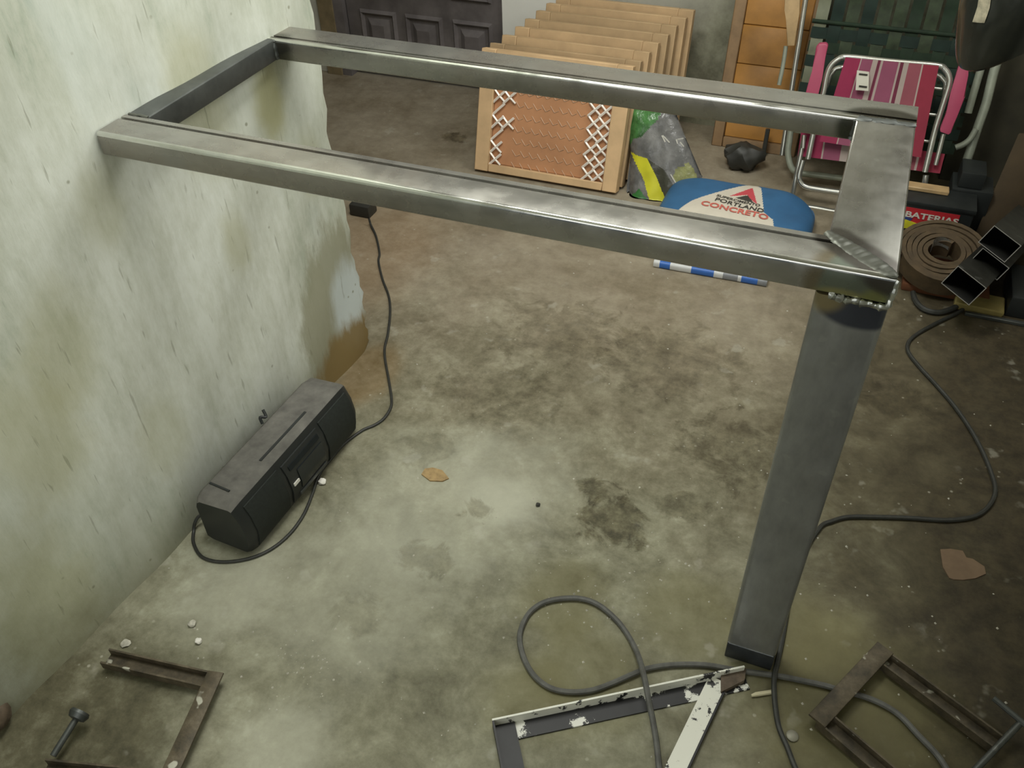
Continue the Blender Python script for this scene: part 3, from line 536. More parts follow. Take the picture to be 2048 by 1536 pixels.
# ------------------------------------------------------------------ plastic bag leaning by the frames
bag_poly = [(-0.7934, 3.143, 0.3073), (-0.6362, 3.147, 0.3176), (-0.5896, 3.119, 0.2476), (-0.4743, 3.055, 0.0878), (-0.5128, 3.029, 0.0222), (-0.551, 3.004, -0.041), (-0.6492, 2.992, -0.0693), (-0.7386, 3.001, -0.0467), (-0.7643, 3.075, 0.1381), (-0.7897, 3.109, 0.2221)]
zone = {'yellow': [(-0.7617, 3.078, 0.1455), (-0.6855, 3.077, 0.1419), (-0.6604, 3.066, 0.1138), (-0.5447, 2.999, -0.0527), (-0.6141, 2.994, -0.0637), (-0.6983, 3.054, 0.0837)],
        'dark': [(-0.6855, 3.077, 0.1419), (-0.6154, 3.066, 0.1148), (-0.5048, 3.021, 0.0021), (-0.5332, 3, -0.0508), (-0.5503, 3.002, -0.0445), (-0.6604, 3.066, 0.1138)],
        'green': [(-0.82, 3.145, 0.3127), (-0.6395, 3.154, 0.3339), (-0.6783, 3.127, 0.267), (-0.7221, 3.104, 0.21), (-0.755, 3.098, 0.1954), (-0.7669, 3.081, 0.1519), (-0.791, 3.081, 0.1521)],
        'green2': [(-0.7231, 3.021, 0.0012), (-0.6985, 3.033, 0.0319), (-0.6513, 3.018, -0.006), (-0.617, 2.992, -0.0696), (-0.7471, 2.984, -0.0904)],
        'lime': [(-0.5718, 3.068, 0.121), (-0.5291, 3.076, 0.1391), (-0.4898, 3.059, 0.0978), (-0.5129, 3.037, 0.0417), (-0.538, 3.04, 0.0504), (-0.5763, 3.054, 0.0853)]}
bmats = [plain('film_grey', (.17, .168, .165), .18, 0, .45, 16, bump=.5), plain('film_yellow', (.66, .64, .035), .4, 0, .06), plain('film_dark', (.06, .06, .045), .2, 0, .3, 20, bump=.4), plain('film_green', (.06, .17, .05), .18, 0, .6, 20, bump=.5), plain('film_deep_green', (.05, .19, .05), .3, 0, .4, 20), plain('film_lime', (.22, .225, .09), .25, 0, .4, 26, bump=.4)]
def edge_dist(x, z, poly):
    m = 9
    for i in range(len(poly)):
        a = poly[i]; c = poly[(i + 1) % len(poly)]; ax, az, bx_, bz = a[0], a[2], c[0], c[2]; L = (bx_ - ax) ** 2 + (bz - az) ** 2
        t = max(0, min(1, ((x - ax) * (bx_ - ax) + (z - az) * (bz - az)) / L)); m = min(m, math.hypot(x - ax - t * (bx_ - ax), z - az - t * (bz - az)))
    return m
bp = thing('plastic_bag', 'filled plastic bag, green and grey with a yellow band, leaning by the wooden screens', 'bag', (-.62, 3.06, 0))
def bagy(x, z):
    e = edge_dist(x, z, bag_poly); t = min(1, e / .07)
    return 3.02 + .40 * z - .055 * math.sqrt(max(0, 1 - (1 - t) ** 2)) - (.003 * math.sin(23 * x + 31 * z) + .002 * math.sin(70 * z - 38 * x) + .0015 * math.sin(95 * x + 20 * z)) * t
b = newbm(); out = smooth(bag_poly + [bag_poly[0]], 16)[:-1]; cx_ = sum(p.x for p in out) / len(out); cz_ = sum(p.z for p in out) / len(out); NR = 46; rings = []
order = (('lime', 5), ('green2', 4), ('green', 3), ('dark', 2), ('yellow', 1))
for r_ in range(1, NR + 1):
    q = r_ / NR; rings.append([b.verts.new((cx_ + (p.x - cx_) * q, bagy(cx_ + (p.x - cx_) * q, cz_ + (p.z - cz_) * q), max(.001, cz_ + (p.z - cz_) * q))) for p in out])
c0_ = b.verts.new((cx_, bagy(cx_, cz_), cz_)); n = len(out); fs = []
for k_ in range(n): fs.append(b.faces.new((c0_, rings[0][k_], rings[0][(k_ + 1) % n])))
for A, B in zip(rings, rings[1:]):
    for k_ in range(n): fs.append(b.faces.new((A[k_], B[k_], B[(k_ + 1) % n], A[(k_ + 1) % n])))
for f in fs:
    c = f.calc_center_median()
    for nm, mi in order:
        if inside(c.x, c.z, [(p[0], p[2]) for p in zone[nm]]): f.material_index = mi
back = [b.verts.new((cx_ + (p.x - cx_) * .8, 3.02 + .40 * p.z + .03, max(.001, cz_ + (p.z - cz_) * .85))) for p in out]
for k_ in range(n): b.faces.new((rings[-1][k_], back[k_], back[(k_ + 1) % n], rings[-1][(k_ + 1) % n]))
b.faces.new(back)
finish('film', b, bmats, bp, 1.2)
# white lettering strokes on the bag, too small to read
b = newbm()
for (pa, pb_) in (((-0.6452, 3.05, 0.2257), (-0.6279, 3.042, 0.2059)), ((-0.6414, 3.05, 0.2262), (-0.6123, 3.042, 0.2046)), ((-0.5913, 3.046, 0.2142), (-0.5828, 3.04, 0.2001)), ((-0.5873, 3.045, 0.213), (-0.5682, 3.045, 0.2122)), ((-0.5761, 3.042, 0.2044), (-0.5598, 3.036, 0.1896)), ((-0.5862, 3.001, 0.1018), (-0.5573, 2.989, 0.073)), ((-0.5522, 2.987, 0.0667), (-0.5318, 2.977, 0.0418))):
    q0 = V(pa[0], bagy(pa[0], pa[2]) - .003, pa[2]); q1 = V(pb_[0], bagy(pb_[0], pb_[2]) - .003, pb_[2]); bar(b, q0, q1, rect(.004, .002), (0, 1, 0))
finish('print', b, M['white'], bp)['kind'] = 'stuff'

# ------------------------------------------------------------------ blue cement sack
sk = thing('cement_sack', 'blue and white cement sack lying in front of the folded chairs', 'sack', (-.27, 2.92, 0))
SX0, SX1, SY0, SY1, SH = -.580, -.035, 2.68, 3.03, .125
def sack_z(x, y):
    a = (x - (SX0 + SX1) / 2) / ((SX1 - SX0) / 2); c = (y - (SY0 + SY1) / 2) / ((SY1 - SY0) / 2)
    if abs(a) >= 1 or abs(c) >= 1: return 0
    z = SH * (1 - abs(a) ** 4.5) ** .40 * (1 - abs(c) ** 4.5) ** .36
    cr = max(0, a - .25); z -= .026 * cr * (1 + math.sin(26 * x - 18 * y)) * .9 + .004 * math.sin(20 * x + 7 * y) * (1 - a * a)
    return max(0, z)
kz = .115
tri_w = [(-0.5262, 2.675, 0.115), (-0.4572, 2.799, 0.115), (-0.29, 2.999, 0.12), (-0.2654, 3.003, 0.12), (-0.246, 2.974, 0.12), (-0.2073, 2.802, 0.115), (-0.171, 2.774, 0.11), (-0.15, 2.685, 0.1), (-0.5431, 2.536, 0.115)]
tri_r = [(-0.342, 2.871, 0.12), (-0.2749, 2.964, 0.12), (-0.2396, 2.849, 0.115), (-0.2605, 2.868, 0.115), (-0.2836, 2.903, 0.12)]
tri_k = [(-0.3198, 2.868, 0.12), (-0.2813, 2.9, 0.12), (-0.2485, 2.85, 0.115)]
def sack_mat(x, y):
    if inside(x, y, tri_k): return 3
    if inside(x, y, tri_r): return 2
    if inside(x, y, tri_w): return 1
    return 0
smats = [plain('sack_blue', (.032, .125, .27), .55, 0, .16, 8), plain('sack_white', (.62, .57, .48), .7, 0, .06), plain('sack_red', (.56, .07, .09), .6, 0, .06), plain('sack_black', (.05, .048, .042), .6)]
b = newbm(); NX, NY2 = 150, 110; g = [[None] * (NY2 + 1) for _ in range(NX + 1)]; gb = [[None] * (NY2 + 1) for _ in range(NX + 1)]
for i in range(NX + 1):
    for j in range(NY2 + 1):
        x = SX0 + (SX1 - SX0) * i / NX; y = SY0 + (SY1 - SY0) * j / NY2
        # pinch the outline so that the sack has soft corners
        a = 2 * i / NX - 1; c = 2 * j / NY2 - 1; px_ = x - .018 * a * abs(c) ** 4; py_ = y - .02 * c * abs(a) ** 4
        g[i][j] = b.verts.new((px_, py_, .045 + sack_z(x, y) * .64)) if 0 < i < NX and 0 < j < NY2 else b.verts.new((px_, py_, .045))
for i in range(NX):
    for j in range(NY2):
        f = b.faces.new((g[i][j], g[i + 1][j], g[i + 1][j + 1], g[i][j + 1])); m_ = g[i][j].co; m2 = g[i + 1][j + 1].co; f.material_index = sack_mat((m_.x + m2.x) / 2, (m_.y + m2.y) / 2)
low = []
for i in range(0, NX + 1): low.append((i, 0))
for j in range(1, NY2 + 1): low.append((NX, j))
for i in range(NX - 1, -1, -1): low.append((i, NY2))
for j in range(NY2 - 1, 0, -1): low.append((0, j))
bot = []
for i, j in low:
    q = g[i][j].co; bot.append(b.verts.new(((q.x - (SX0 + SX1) / 2) * .93 + (SX0 + SX1) / 2, (q.y - (SY0 + SY1) / 2) * .9 + (SY0 + SY1) / 2, 0)))
n = len(low)
for a in range(n):
    p_, q_ = low[a], low[(a + 1) % n]; b.faces.new((g[p_[0]][p_[1]], g[q_[0]][q_[1]], bot[(a + 1) % n], bot[a]))
b.faces.new(bot)
finish('sack', b, smats, sk, 1.0)
def on_sack(bm, org, xdir, name, m, parent):
    org = V(org); xd = V(xdir).normalized(); yd = V(-xd.y, xd.x, 0)
    bmesh.ops.subdivide_edges(bm, edges=[e for e in bm.edges if e.calc_length() > .012], cuts=1)
    for v in bm.verts:
        p = org + xd * v.co.x + yd * v.co.y; v.co = V(p.x, p.y, .045 + sack_z(p.x, p.y) * .64 + .0025)
    return finish(name, bm, m, parent)
on_sack(text_bm('PORTLAND', .034, .0006), (-0.2959, 2.816, 0.12), V((-0.2386, 2.813, 0.115)) - V((-0.3566, 2.828, 0.12)), 'lettering', smats[3], sk)
on_sack(text_bm('SUPERCIMENTO', .022, .0005), (-0.3051, 2.846, 0.12), V((-0.2386, 2.813, 0.115)) - V((-0.3566, 2.828, 0.12)), 'lettering', smats[3], sk)
on_sack(text_bm('CONCRETO', .043, .0012), (-0.3054, 2.778, 0.115), V((-0.2066, 2.783, 0.11)) - V((-0.4019, 2.792, 0.115)), 'lettering', plain('sack_print_red', (.55, .13, .10), .6), sk)

# ------------------------------------------------------------------ pink striped folding chair
def pk(u): return V(u)
pc_ = thing('folding_chair', 'pink striped folding beach chair with pink armrests and shiny tubes', 'chair', (.12, 3.13, 0))
TR = .0105
def part_tube(nm, pts, r, m, parent, sm=True, seg=9):
    bm = newbm(); tube(bm, smooth(pts, 5) if sm else pts, r, seg); return finish(nm, bm, m, parent)
part_tube('back_frame', [(-0.1132, 3.16, 0.1676), (-0.1154, 3.2, 0.279), (-0.1132, 3.241, 0.3911), (-0.1153, 3.256, 0.4344), (-0.1108, 3.27, 0.4715), (-0.0899, 3.279, 0.4974), (-0.0571, 3.283, 0.5088), (0.0814, 3.283, 0.5095), (0.2314, 3.285, 0.5133), (0.2612, 3.282, 0.5044), (0.2792, 3.275, 0.4865), (0.2871, 3.265, 0.4598), (0.2854, 3.242, 0.3943), (0.2834, 3.212, 0.3115), (0.2892, 3.165, 0.1817)], TR, M['alu'], pc_)
part_tube('seat_frame', [(-0.1157, 3.247, 0.3394), (-0.1079, 3.274, 0.4138), (-0.1001, 3.285, 0.4453), (-0.0679, 3.293, 0.468), (0.0894, 3.296, 0.4742), (0.2314, 3.297, 0.4774), (0.261, 3.294, 0.4699), (0.2805, 3.286, 0.4473), (0.2871, 3.262, 0.3807)], TR * .8, M['alu'], pc_)
part_tube('leg_frame', [(-0.1457, 3.214, 0.2332), (-0.143, 3.188, 0.1616), (-0.1405, 3.143, 0.0353), (-0.1373, 3.121, -0.0253)], TR * .95, M['alu'], pc_)
part_tube('foot_frame', [(-0.1306, 3.175, 0.1536), (-0.1318, 3.155, 0.0976), (-0.119, 3.147, 0.0749), (-0.0962, 3.143, 0.0642), (-0.0466, 3.143, 0.063), (0.0431, 3.143, 0.0645), (0.2012, 3.144, 0.0666), (0.2841, 3.148, 0.0779), (0.3016, 3.158, 0.1062), (0.2968, 3.179, 0.1644)], TR, M['alu'], pc_)
part_tube('floor_tube', [(-0.1344, 3.117, -0.0077), (-0.0539, 3.119, -0.0038), (0.0249, 3.118, -0.0054), (0.1853, 3.119, -0.004)], TR, M['alu'], pc_)
part_tube('side_link', [(-0.1467, 3.197, 0.2409), (-0.1398, 3.181, 0.1976)], .007, M['alu'], pc_, False)
part_tube('side_link', [(0.3143, 3.22, 0.3053), (0.3172, 3.184, 0.2048)], .008, M['alu'], pc_, False)
for y_ in (176, 228, 281): part_tube('spreader', [((-0.0351, 3.29, 0.43), (-0.0139, 3.26, 0.3482), (0.0076, 3.23, 0.2651))[(176, 228, 281).index(y_)], ((0.2714, 3.291, 0.4335), (0.274, 3.262, 0.3516), (0.2755, 3.231, 0.2661))[(176, 228, 281).index(y_)]], .006, M['alu'], pc_, False)
cuts = [0, .169, .181, .301, .357, .384, .390, .414, .578, .598, .634, .687, .823, .839, 1]
cm = [0, 1, 2, 1, 3, 2, 1, 2, 1, 3, 1, 4, 1, 5]
fm = [plain('cloth_pink', (.27, .022, .07), .85, 0, .08), plain('cloth_white', (.40, .33, .30), .85, 0, .04), plain('cloth_mauve', (.26, .07, .125), .85, 0, .06), plain('cloth_dark', (.15, .022, .05), .85), plain('cloth_rose', (.28, .075, .10), .85, 0, .06), plain('cloth_red', (.26, .025, .05), .85, 0, .08)]
def cloth(nm, tl, tr, br, bl, parent, n=10, bulge=.012):
    bm = newbm(); tl, tr, br, bl = map(V, (tl, tr, br, bl)); rows = []
    for j in range(n + 1):
        t = j / n; L = tl.lerp(bl, t); R = tr.lerp(br, t); rows.append([bm.verts.new(L.lerp(R, c) + V(0, bulge * math.sin(math.pi * t) * math.sin(math.pi * c) - .012, 0)) for c in cuts])
    for A, B in zip(rows, rows[1:]):
        for i in range(len(cuts) - 1): f = bm.faces.new((A[i], A[i + 1], B[i + 1], B[i])); f.material_index = cm[i]
    g_ = bmesh.ops.solidify(bm, geom=list(bm.faces), thickness=.002)
    return finish(nm, bm, fm, parent)
cloth('back_cloth', (-0.0662, 3.284, 0.5109), (0.2383, 3.286, 0.5171), (0.2619, 3.183, 0.2307), (-0.087, 3.185, 0.2359), pc_)
cloth('seat_cloth', (-0.1598, 3.227, 0.2411), (0.3386, 3.225, 0.2367), (0.3407, 3.202, 0.1725), (-0.1534, 3.198, 0.1613), pc_, 4, .0)
def arm(nm, pts, m, parent, th=.02):
    bm = newbm(); prism(bm, pts, (0, th, 0)); bevel(bm, .004, 2); return finish(nm, bm, m, parent, .9)
arm('armrest', [(-0.1717, 3.264, 0.5375), (-0.164, 3.267, 0.5477), (-0.1411, 3.268, 0.5515), (-0.1326, 3.266, 0.5446), (-0.1327, 3.252, 0.5041), (-0.1274, 3.229, 0.4415), (-0.129, 3.196, 0.3495), (-0.1311, 3.168, 0.2717), (-0.1569, 3.167, 0.2684), (-0.1733, 3.194, 0.344), (-0.171, 3.219, 0.4141), (-0.1671, 3.236, 0.4625), (-0.1687, 3.249, 0.4971)], M['pinkplastic'], pc_)
arm('armrest', [(0.2977, 3.264, 0.5378), (0.3, 3.278, 0.5768), (0.3202, 3.28, 0.5818), (0.3311, 3.263, 0.5354), (0.3308, 3.252, 0.5054), (0.3446, 3.228, 0.4385), (0.3375, 3.206, 0.3773), (0.3333, 3.188, 0.3264), (0.3274, 3.185, 0.3193), (0.2983, 3.187, 0.325), (0.2956, 3.19, 0.3342), (0.3009, 3.208, 0.3821), (0.2968, 3.23, 0.4451)], M['pinkplastic'], pc_)
lb = [(-0.0183, 3.243, 0.4805), (0.0219, 3.243, 0.4802), (0.0356, 3.222, 0.4222), (-0.0076, 3.221, 0.4203)]
b = newbm(); prism(b, lb, (0, .002, 0)); lbl = finish('care_label', b, M['paper'], pc_); lbl['label'] = 'white paper label on the pink cloth'
b = newbm()
for pa, pb_ in (((-0.009, 3.238, 0.4712), (0.0194, 3.238, 0.4713)), ((0.0006, 3.224, 0.4346), (0.0275, 3.224, 0.4346))):
    bar(b, pa, pb_, rect(.003, .005), (0, 0, 1))
finish('label_print', b, smats[3], lbl)['kind'] = 'stuff'

# ------------------------------------------------------------------ green webbed folding lounger behind
gc = thing('folding_lounger', 'green webbed folding lounger standing folded behind the pink chair', 'chair', (.15, 3.34, 0))
def gp(x, z, y=0.0): return V(x, 3.31 + .30 * z + y, z)
mgreen = [plain('webbing_green', (.008, .022, .009), .8, 0, .3, 30), plain('webbing_deep_green', (.005, .018, .012), .8, 0, .3, 30), plain('webbing_pale', (.15, .16, .105), .6, 0, .15, 30), plain('webbing_faded', (.026, .040, .018), .75, 0, .4, 30)]
gl0 = V((-0.2521, 3.483, 0.5782)); gl1 = V((-0.236, 3.405, 0.3169))
part_tube('side_tube', [(-0.2547, 3.492, 0.6407), (-0.2515, 3.474, 0.5811), (-0.2353, 3.396, 0.3205), (-0.2261, 3.359, 0.1969), (-0.2188, 3.326, 0.0877)], .010, M['alu'], gc)
part_tube('leg_tube', [(-0.2059, 3.331, 0.2022), (-0.2014, 3.317, 0.1576), (-0.1961, 3.303, 0.109), (-0.1744, 3.289, 0.064), (-0.1454, 3.284, 0.0459), (-0.0887, 3.284, 0.047), (0.0319, 3.285, 0.0505), (0.2308, 3.286, 0.0538), (0.3711, 3.287, 0.0559)], .012, M['whitetube'], gc)
part_tube('side_tube', [(0.4286, 3.477, 0.5902), (0.4314, 3.456, 0.5203), (0.4312, 3.435, 0.4486), (0.4368, 3.407, 0.3564), (0.4338, 3.382, 0.2741), (0.4324, 3.357, 0.1899), (0.4286, 3.33, 0.0999), (0.4277, 3.312, 0.0387)], .016, M['whitetube'], gc)
part_tube('leg_tube', [(0.3851, 3.434, 0.5139), (0.385, 3.409, 0.4292), (0.3866, 3.378, 0.3259)], .013, M['whitetube'], gc)
part_tube('brace', [(0.4266, 3.354, 0.2814), (0.4172, 3.344, 0.2464), (0.4001, 3.338, 0.2252), (0.3787, 3.334, 0.2119)], .011, M['whitetube'], gc)
ax0, ax1 = V((-0.2148, 3.447, 0.4571)).x, V((0.3866, 3.447, 0.4563)).x
zlo, zhi = .17, .50; pv = .053; ph = .047; nv = int((ax1 - ax0) / pv)
def weave(nm, along, c0, a0, a1, wd, pitch, ref, sign, m, par):
    bm = newbm(); n = int((a1 - a0) / pitch * 6); rows = []
    for i in range(n + 1):
        a = a0 + (a1 - a0) * i / n; off = .0024 * sign * math.cos(math.pi * (a - ref) / pitch)
        if along == 'z': q = [gp(c0 - wd / 2, a, off), gp(c0 + wd / 2, a, off)]
        else: q = [gp(a, c0 - wd / 2, off), gp(a, c0 + wd / 2, off)]
        rows.append([bm.verts.new(p) for p in q])
    for A, B in zip(rows, rows[1:]): bm.faces.new((A[0], A[1], B[1], B[0]))
    bmesh.ops.solidify(bm, geom=list(bm.faces), thickness=.0012)
    return finish(nm, bm, m, par, 1.2)
for i in range(nv): weave('strap', 'z', ax0 + .03 + i * pv, zlo, .86, .043, ph, zlo + .02, 1 if i % 2 else -1, mgreen[2] if i == 0 else mgreen[3 if i in (2, 4, 5, 7) else i % 2], gc)
for j in range(8): weave('cross_strap', 'x', zlo + .02 + j * ph, ax0 + .004, ax1 - .004, .037, pv, ax0 + .03, -1 if j % 2 else 1, mgreen[1 if j % 2 else 0], gc)
part_tube('hinge_bar', [gp(ax0, zhi + .055), gp(ax1, zhi + .055)], .008, mgreen[0], gc, False)
b = newbm(); prism(b, [(-0.3323, 3.466, 0.6551), (-0.2764, 3.468, 0.6598), (-0.2634, 3.444, 0.5805), (-0.2562, 3.414, 0.4789), (-0.2829, 3.413, 0.4762), (-0.3056, 3.438, 0.5602), (-0.3181, 3.447, 0.5917)], (0, .02, 0)); bevel(b, .004, 2); o = finish('armrest', b, M['paleplastic'], gc); o['label'] = 'tan tapered armrest'
part_tube('arm_tube', [(-0.288, 3.431, 0.4693), (-0.2846, 3.412, 0.405), (-0.2841, 3.391, 0.3358)], .008, M['whitetube'], gc)

# ------------------------------------------------------------------ battery box and crates to the right of the beam
bb = thing('battery_box', 'black battery box with a red label reading BATERIAS behind the brown roll', 'box', (.22, 3.05, 0))
BX0, BX1, BY0, BY1, BH = .205, .465, 2.985, 3.10, .140
b = newbm(); box(b, BX0, BX1, BY0, BY1, 0, BH); bevel(b, .006, 2); finish('case', b, M['black'], bb)
b = newbm(); box(b, BX0 - .004, BX1 + .004, BY0 - .004, BY1 + .004, BH, BH + .018); bevel(b, .004, 2); finish('lid', b, M['black'], bb)
b = newbm(); box(b, BX0 + .01, BX1 - .042, BY0 - .0015, BY0 + .001, .052, .132); lab = finish('label_plate', b, M['red'], bb)
b = text_bm('BATERIAS', .040, .0012); bmesh.ops.transform(b, matrix=Matrix.Translation((BX0 + .133, BY0 - .0035, .106)) @ Matrix.Rotation(math.pi / 2, 4, 'X') @ Matrix.Diagonal((1.0, .75, 1, 1)), verts=b.verts); finish('lettering', b, M['white'], lab)
b = newbm(); prism(b, [(BX0 + .02, BY0 - .004, .048), (BX0 + .125, BY0 - .004, .058), (BX0 + .10, BY0 - .004, .075), (BX0 + .055, BY0 - .004, .085), (BX0 + .02, BY0 - .004, .078)], (0, .002, 0)); finish('yellow_print', b, M['yellow'], lab)
b = newbm(); prism(b, [(BX0 + .005, BY0 - .003, .04), (BX0 + .06, BY0 - .003, .06), (BX0 + .075, BY0 - .003, .092), (BX0 + .03, BY0 - .003, .10), (BX0 + .005, BY0 - .003, .10)], (0, .0015, 0)); finish('blue_print', b, M['lblue'], lab)
cr = thing('black_crate', 'low black crate with a small bin on it behind the battery box', 'crate', (.45, 3.17, 0))
b = newbm(); box(b, .385, .52, 3.112, 3.24, 0, .165); bevel(b, .006, 2); finish('body', b, M['black'], cr)
b = newbm(); box(b, .40, .48, 3.12, 3.23, .166, .225); bevel(b, .006, 2); finish('bin', b, M['black'], cr)

b = newbm(); prism(b, [(.375, 3.50, 0), (.665, 3.50, 0), (.665, 3.66, 1.1), (.375, 3.66, 1.1)], (0, .012, 0)); bevel(b, .002, 1); solo('dark_board', b, plain('dark_board_brown', (.038, .034, .02), .8, 0, .4, 6), 'large dark brown board leaning on the back wall right of the green lounger', 'board')  # near-black brown sheet filling the corner behind the lounger

b = newbm(); box(b, .225, .375, 3.055, 3.098, BH + .0182, BH + .034); bevel(b, .003, 1); solo('timber_strip', b, M['paleplastic'], 'short tan timber strip lying on the black battery box', 'wood')
# brown roll of belting on a clay tile
ct = V((0.4063, 2.695, 0)); b = newbm(); box(b, ct.x - .125, ct.x + .14, ct.y - .03, ct.y + .17, 0, .028); bevel(b, .006, 2); solo('clay_tile', b, M['clay'], 'reddish clay tile under the brown roll', 'tile')
b = newbm(); cen = V((0.3766, 2.752, 0.1)); tilt = Matrix.Rotation(math.radians(14), 4, 'X'); rows = []; N = 150; tn = 5.4
for i in range(N + 1):
    t = i / N; a = t * tn * 2 * math.pi + 1.0; r = .040 + .092 * t
    q = []
    for rr_, z in ((r, -.035), (r, .030), (r + .0145, .030), (r + .0145, -.035)): q.append(b.verts.new(cen + (tilt @ V(math.cos(a) * rr_, math.sin(a) * rr_, z + .004 * math.sin(9 * a / 5.0)))))
    rows.append(q)
for A, B in zip(rows, rows[1:]):
    for k_ in range(4): b.faces.new((A[k_], A[(k_ + 1) % 4], B[(k_ + 1) % 4], B[k_]))
b.faces.new(rows[0]); b.faces.new(rows[-1][::-1])
zmin = min(v.co.z for v in b.verts)
for v in b.verts: v.co.z += .0285 - zmin
rl = thing('belt_roll', 'roll of brown belting lying on the reddish clay tile', 'roll', (cen.x, cen.y, .0285)); finish('belt', b, M['roll'], rl, .6)
b = newbm(); rows = []
for i in range(13):
    a = math.radians(60 + 11 * i); rows.append([b.verts.new(cen + V(math.cos(a) * .036, math.sin(a) * .036, z - zmin + .028 + .01 * math.sin(i / 12 * 3))) for z in (.012, .046)])
for A, B in zip(rows, rows[1:]): b.faces.new((A[0], A[1], B[1], B[0]))
bmesh.ops.solidify(b, geom=list(b.faces), thickness=.0015); o = finish('inner_curl', b, M['alu'], rl); o['label'] = 'shiny inner end of the roll'

# steel tubes whose open ends face the room
def steel_tube(end, dirv, w, h, L, roll, label):
    end = V(end); d = V(dirv).normalized(); t = .0022; bm = newbm(); dd_, s, u = basis(d, (0, 0, 1))
    R = Matrix.Rotation(roll, 4, dd_); s = R @ s; u = R @ u
    def ring(p, ww, hh): return [bm.verts.new(p + s * x + u * y) for x, y in rect(ww, hh)]
    A = ring(end, w, h); B = ring(end, w - 2 * t, h - 2 * t); A2 = ring(end + d * L, w, h); B2 = ring(end + d * L, w - 2 * t, h - 2 * t)
    for i in range(4):
        j = (i + 1) % 4
        for q, mi in (((A[i], A[j], B[j], B[i]), 1), ((A[i], A2[i], A2[j], A[j]), 0), ((B[i], B[j], B2[j], B2[i]), 2), ((A2[i], B2[i], B2[j], A2[j]), 1)):
            f = bm.faces.new(q); f.material_index = mi
    return solo('steel_tube', bm, [mtubes, plain('bright_cut_edge', (.30, .29, .27), .5, .6), plain('bore_shade', (.012, .012, .01), .8)], label, 'tube', 'steel tubes with open ends', None, .4)  # bore faces coloured near-black to paint the shade inside the tube
mtubes = steel('shaded_tube_steel', (.018, .018, .015), (.045, .045, .038), .5, .4)  # tube steel darkened to stand for the shade lying on it
TD = V(.30, 1, -.30)
steel_tube((0.4225, 2.46, 0.1855), TD, .102, .070, .42, math.radians(21), 'open rectangular steel tube, lowest of the three beside the brown roll')
steel_tube((0.501, 2.616, 0.2532), TD, .097, .066, .42, math.radians(21), 'open rectangular steel tube, topmost of the three at the right')
steel_tube((0.4957, 2.607, 0.1859), TD, .097, .050, .42, math.radians(21), 'open rectangular steel tube squeezed between the two others')

# timber, dark plate and box under the tubes
b = newbm(); q = V((0.5127, 2.608, 0)); box(b, q.x - .07, q.x + .075, q.y - .0, q.y + .09, 0, .026); bevel(b, .004, 1); bmesh.ops.rotate(b, verts=b.verts, cent=q, matrix=Matrix.Rotation(-.05, 3, 'Z')); solo('timber_offcut', b, M['yellowwood'], 'pale yellowish timber offcut on the floor under the steel tubes', 'wood')
b = newbm(); q = V((0.568, 2.595, 0)); box(b, q.x - .09, q.x + .16, q.y - .010, q.y + .004, 0, .012); bevel(b, .002, 1); solo('flat_bar', b, mdark, 'dark flat steel bar on the floor in front of the timber offcut', 'bar')
b = newbm(); q = V((0.5946, 2.627, 0)); box(b, q.x, q.x + .13, q.y, q.y + .20, 0, .075); bevel(b, .006, 2); solo('dark_box', b, M['black'], 'small black box on the floor at the right edge under the tubes', 'box')
b = newbm(); q = V((0.5122, 3.081, 0)); prism(b, [(q.x - .01, q.y, 0), (q.x + .17, q.y + .02, 0), (q.x + .17, q.y + .16, .34), (q.x + .03, q.y + .14, .34)], (.004, .012, 0)); bevel(b, .002, 1); solo('cardboard_sheet', b, M['card'], 'brown cardboard sheet leaning at the right behind the steel tubes', 'cardboard')

# ------------------------------------------------------------------ electrode pack on the floor
e0, e1 = V((-0.5182, 2.519, 0)), V((-0.1344, 2.53, 0)); ep = thing('electrode_pack', 'flat blue and white pack lying on the floor behind the near rail', 'pack', (e0 + e1) / 2)
d = (e1 - e0).normalized(); s_ = V(-d.y, d.x, 0); L = (e1 - e0).length; seg = [(0, .055, 1), (.055, .15, 0), (.15, .34, 1), (.34, .54, 0), (.54, .62, 1), (.62, .75, 2), (.75, .78, 1), (.78, .92, 0), (.92, 1, 2)]
pm = [plain('pack_blue', (.035, .135, .47), .4, 0, .12), plain('pack_white', (.60, .61, .62), .5, 0, .06), plain('pack_grey', (.22, .23, .25), .5)]
b = newbm(); pr = rrect(.075, .026, .008, 3, -.037, .013)
for a0, a1, mi in seg: bar(b, e0 + d * L * a0, e0 + d * L * a1, pr, (0, 0, 1), mi)
finish('wrapper', b, pm, ep, .6)
b = newbm(); rr = random.Random(4)
for a0, a1 in ((.17, .32), (.57, .73)):
    for i in range(7):
        t = a0 + (a1 - a0) * i / 7; bar(b, e0 + d * L * t + V(0, 0, .0262) + s_ * (.010 + rr.uniform(0, .02)), e0 + d * L * (t + .012) + V(0, 0, .0262) + s_ * (.012 + rr.uniform(0, .03)), rect(.004, .001))
finish('print', b, pm[2], ep)['kind'] = 'stuff'

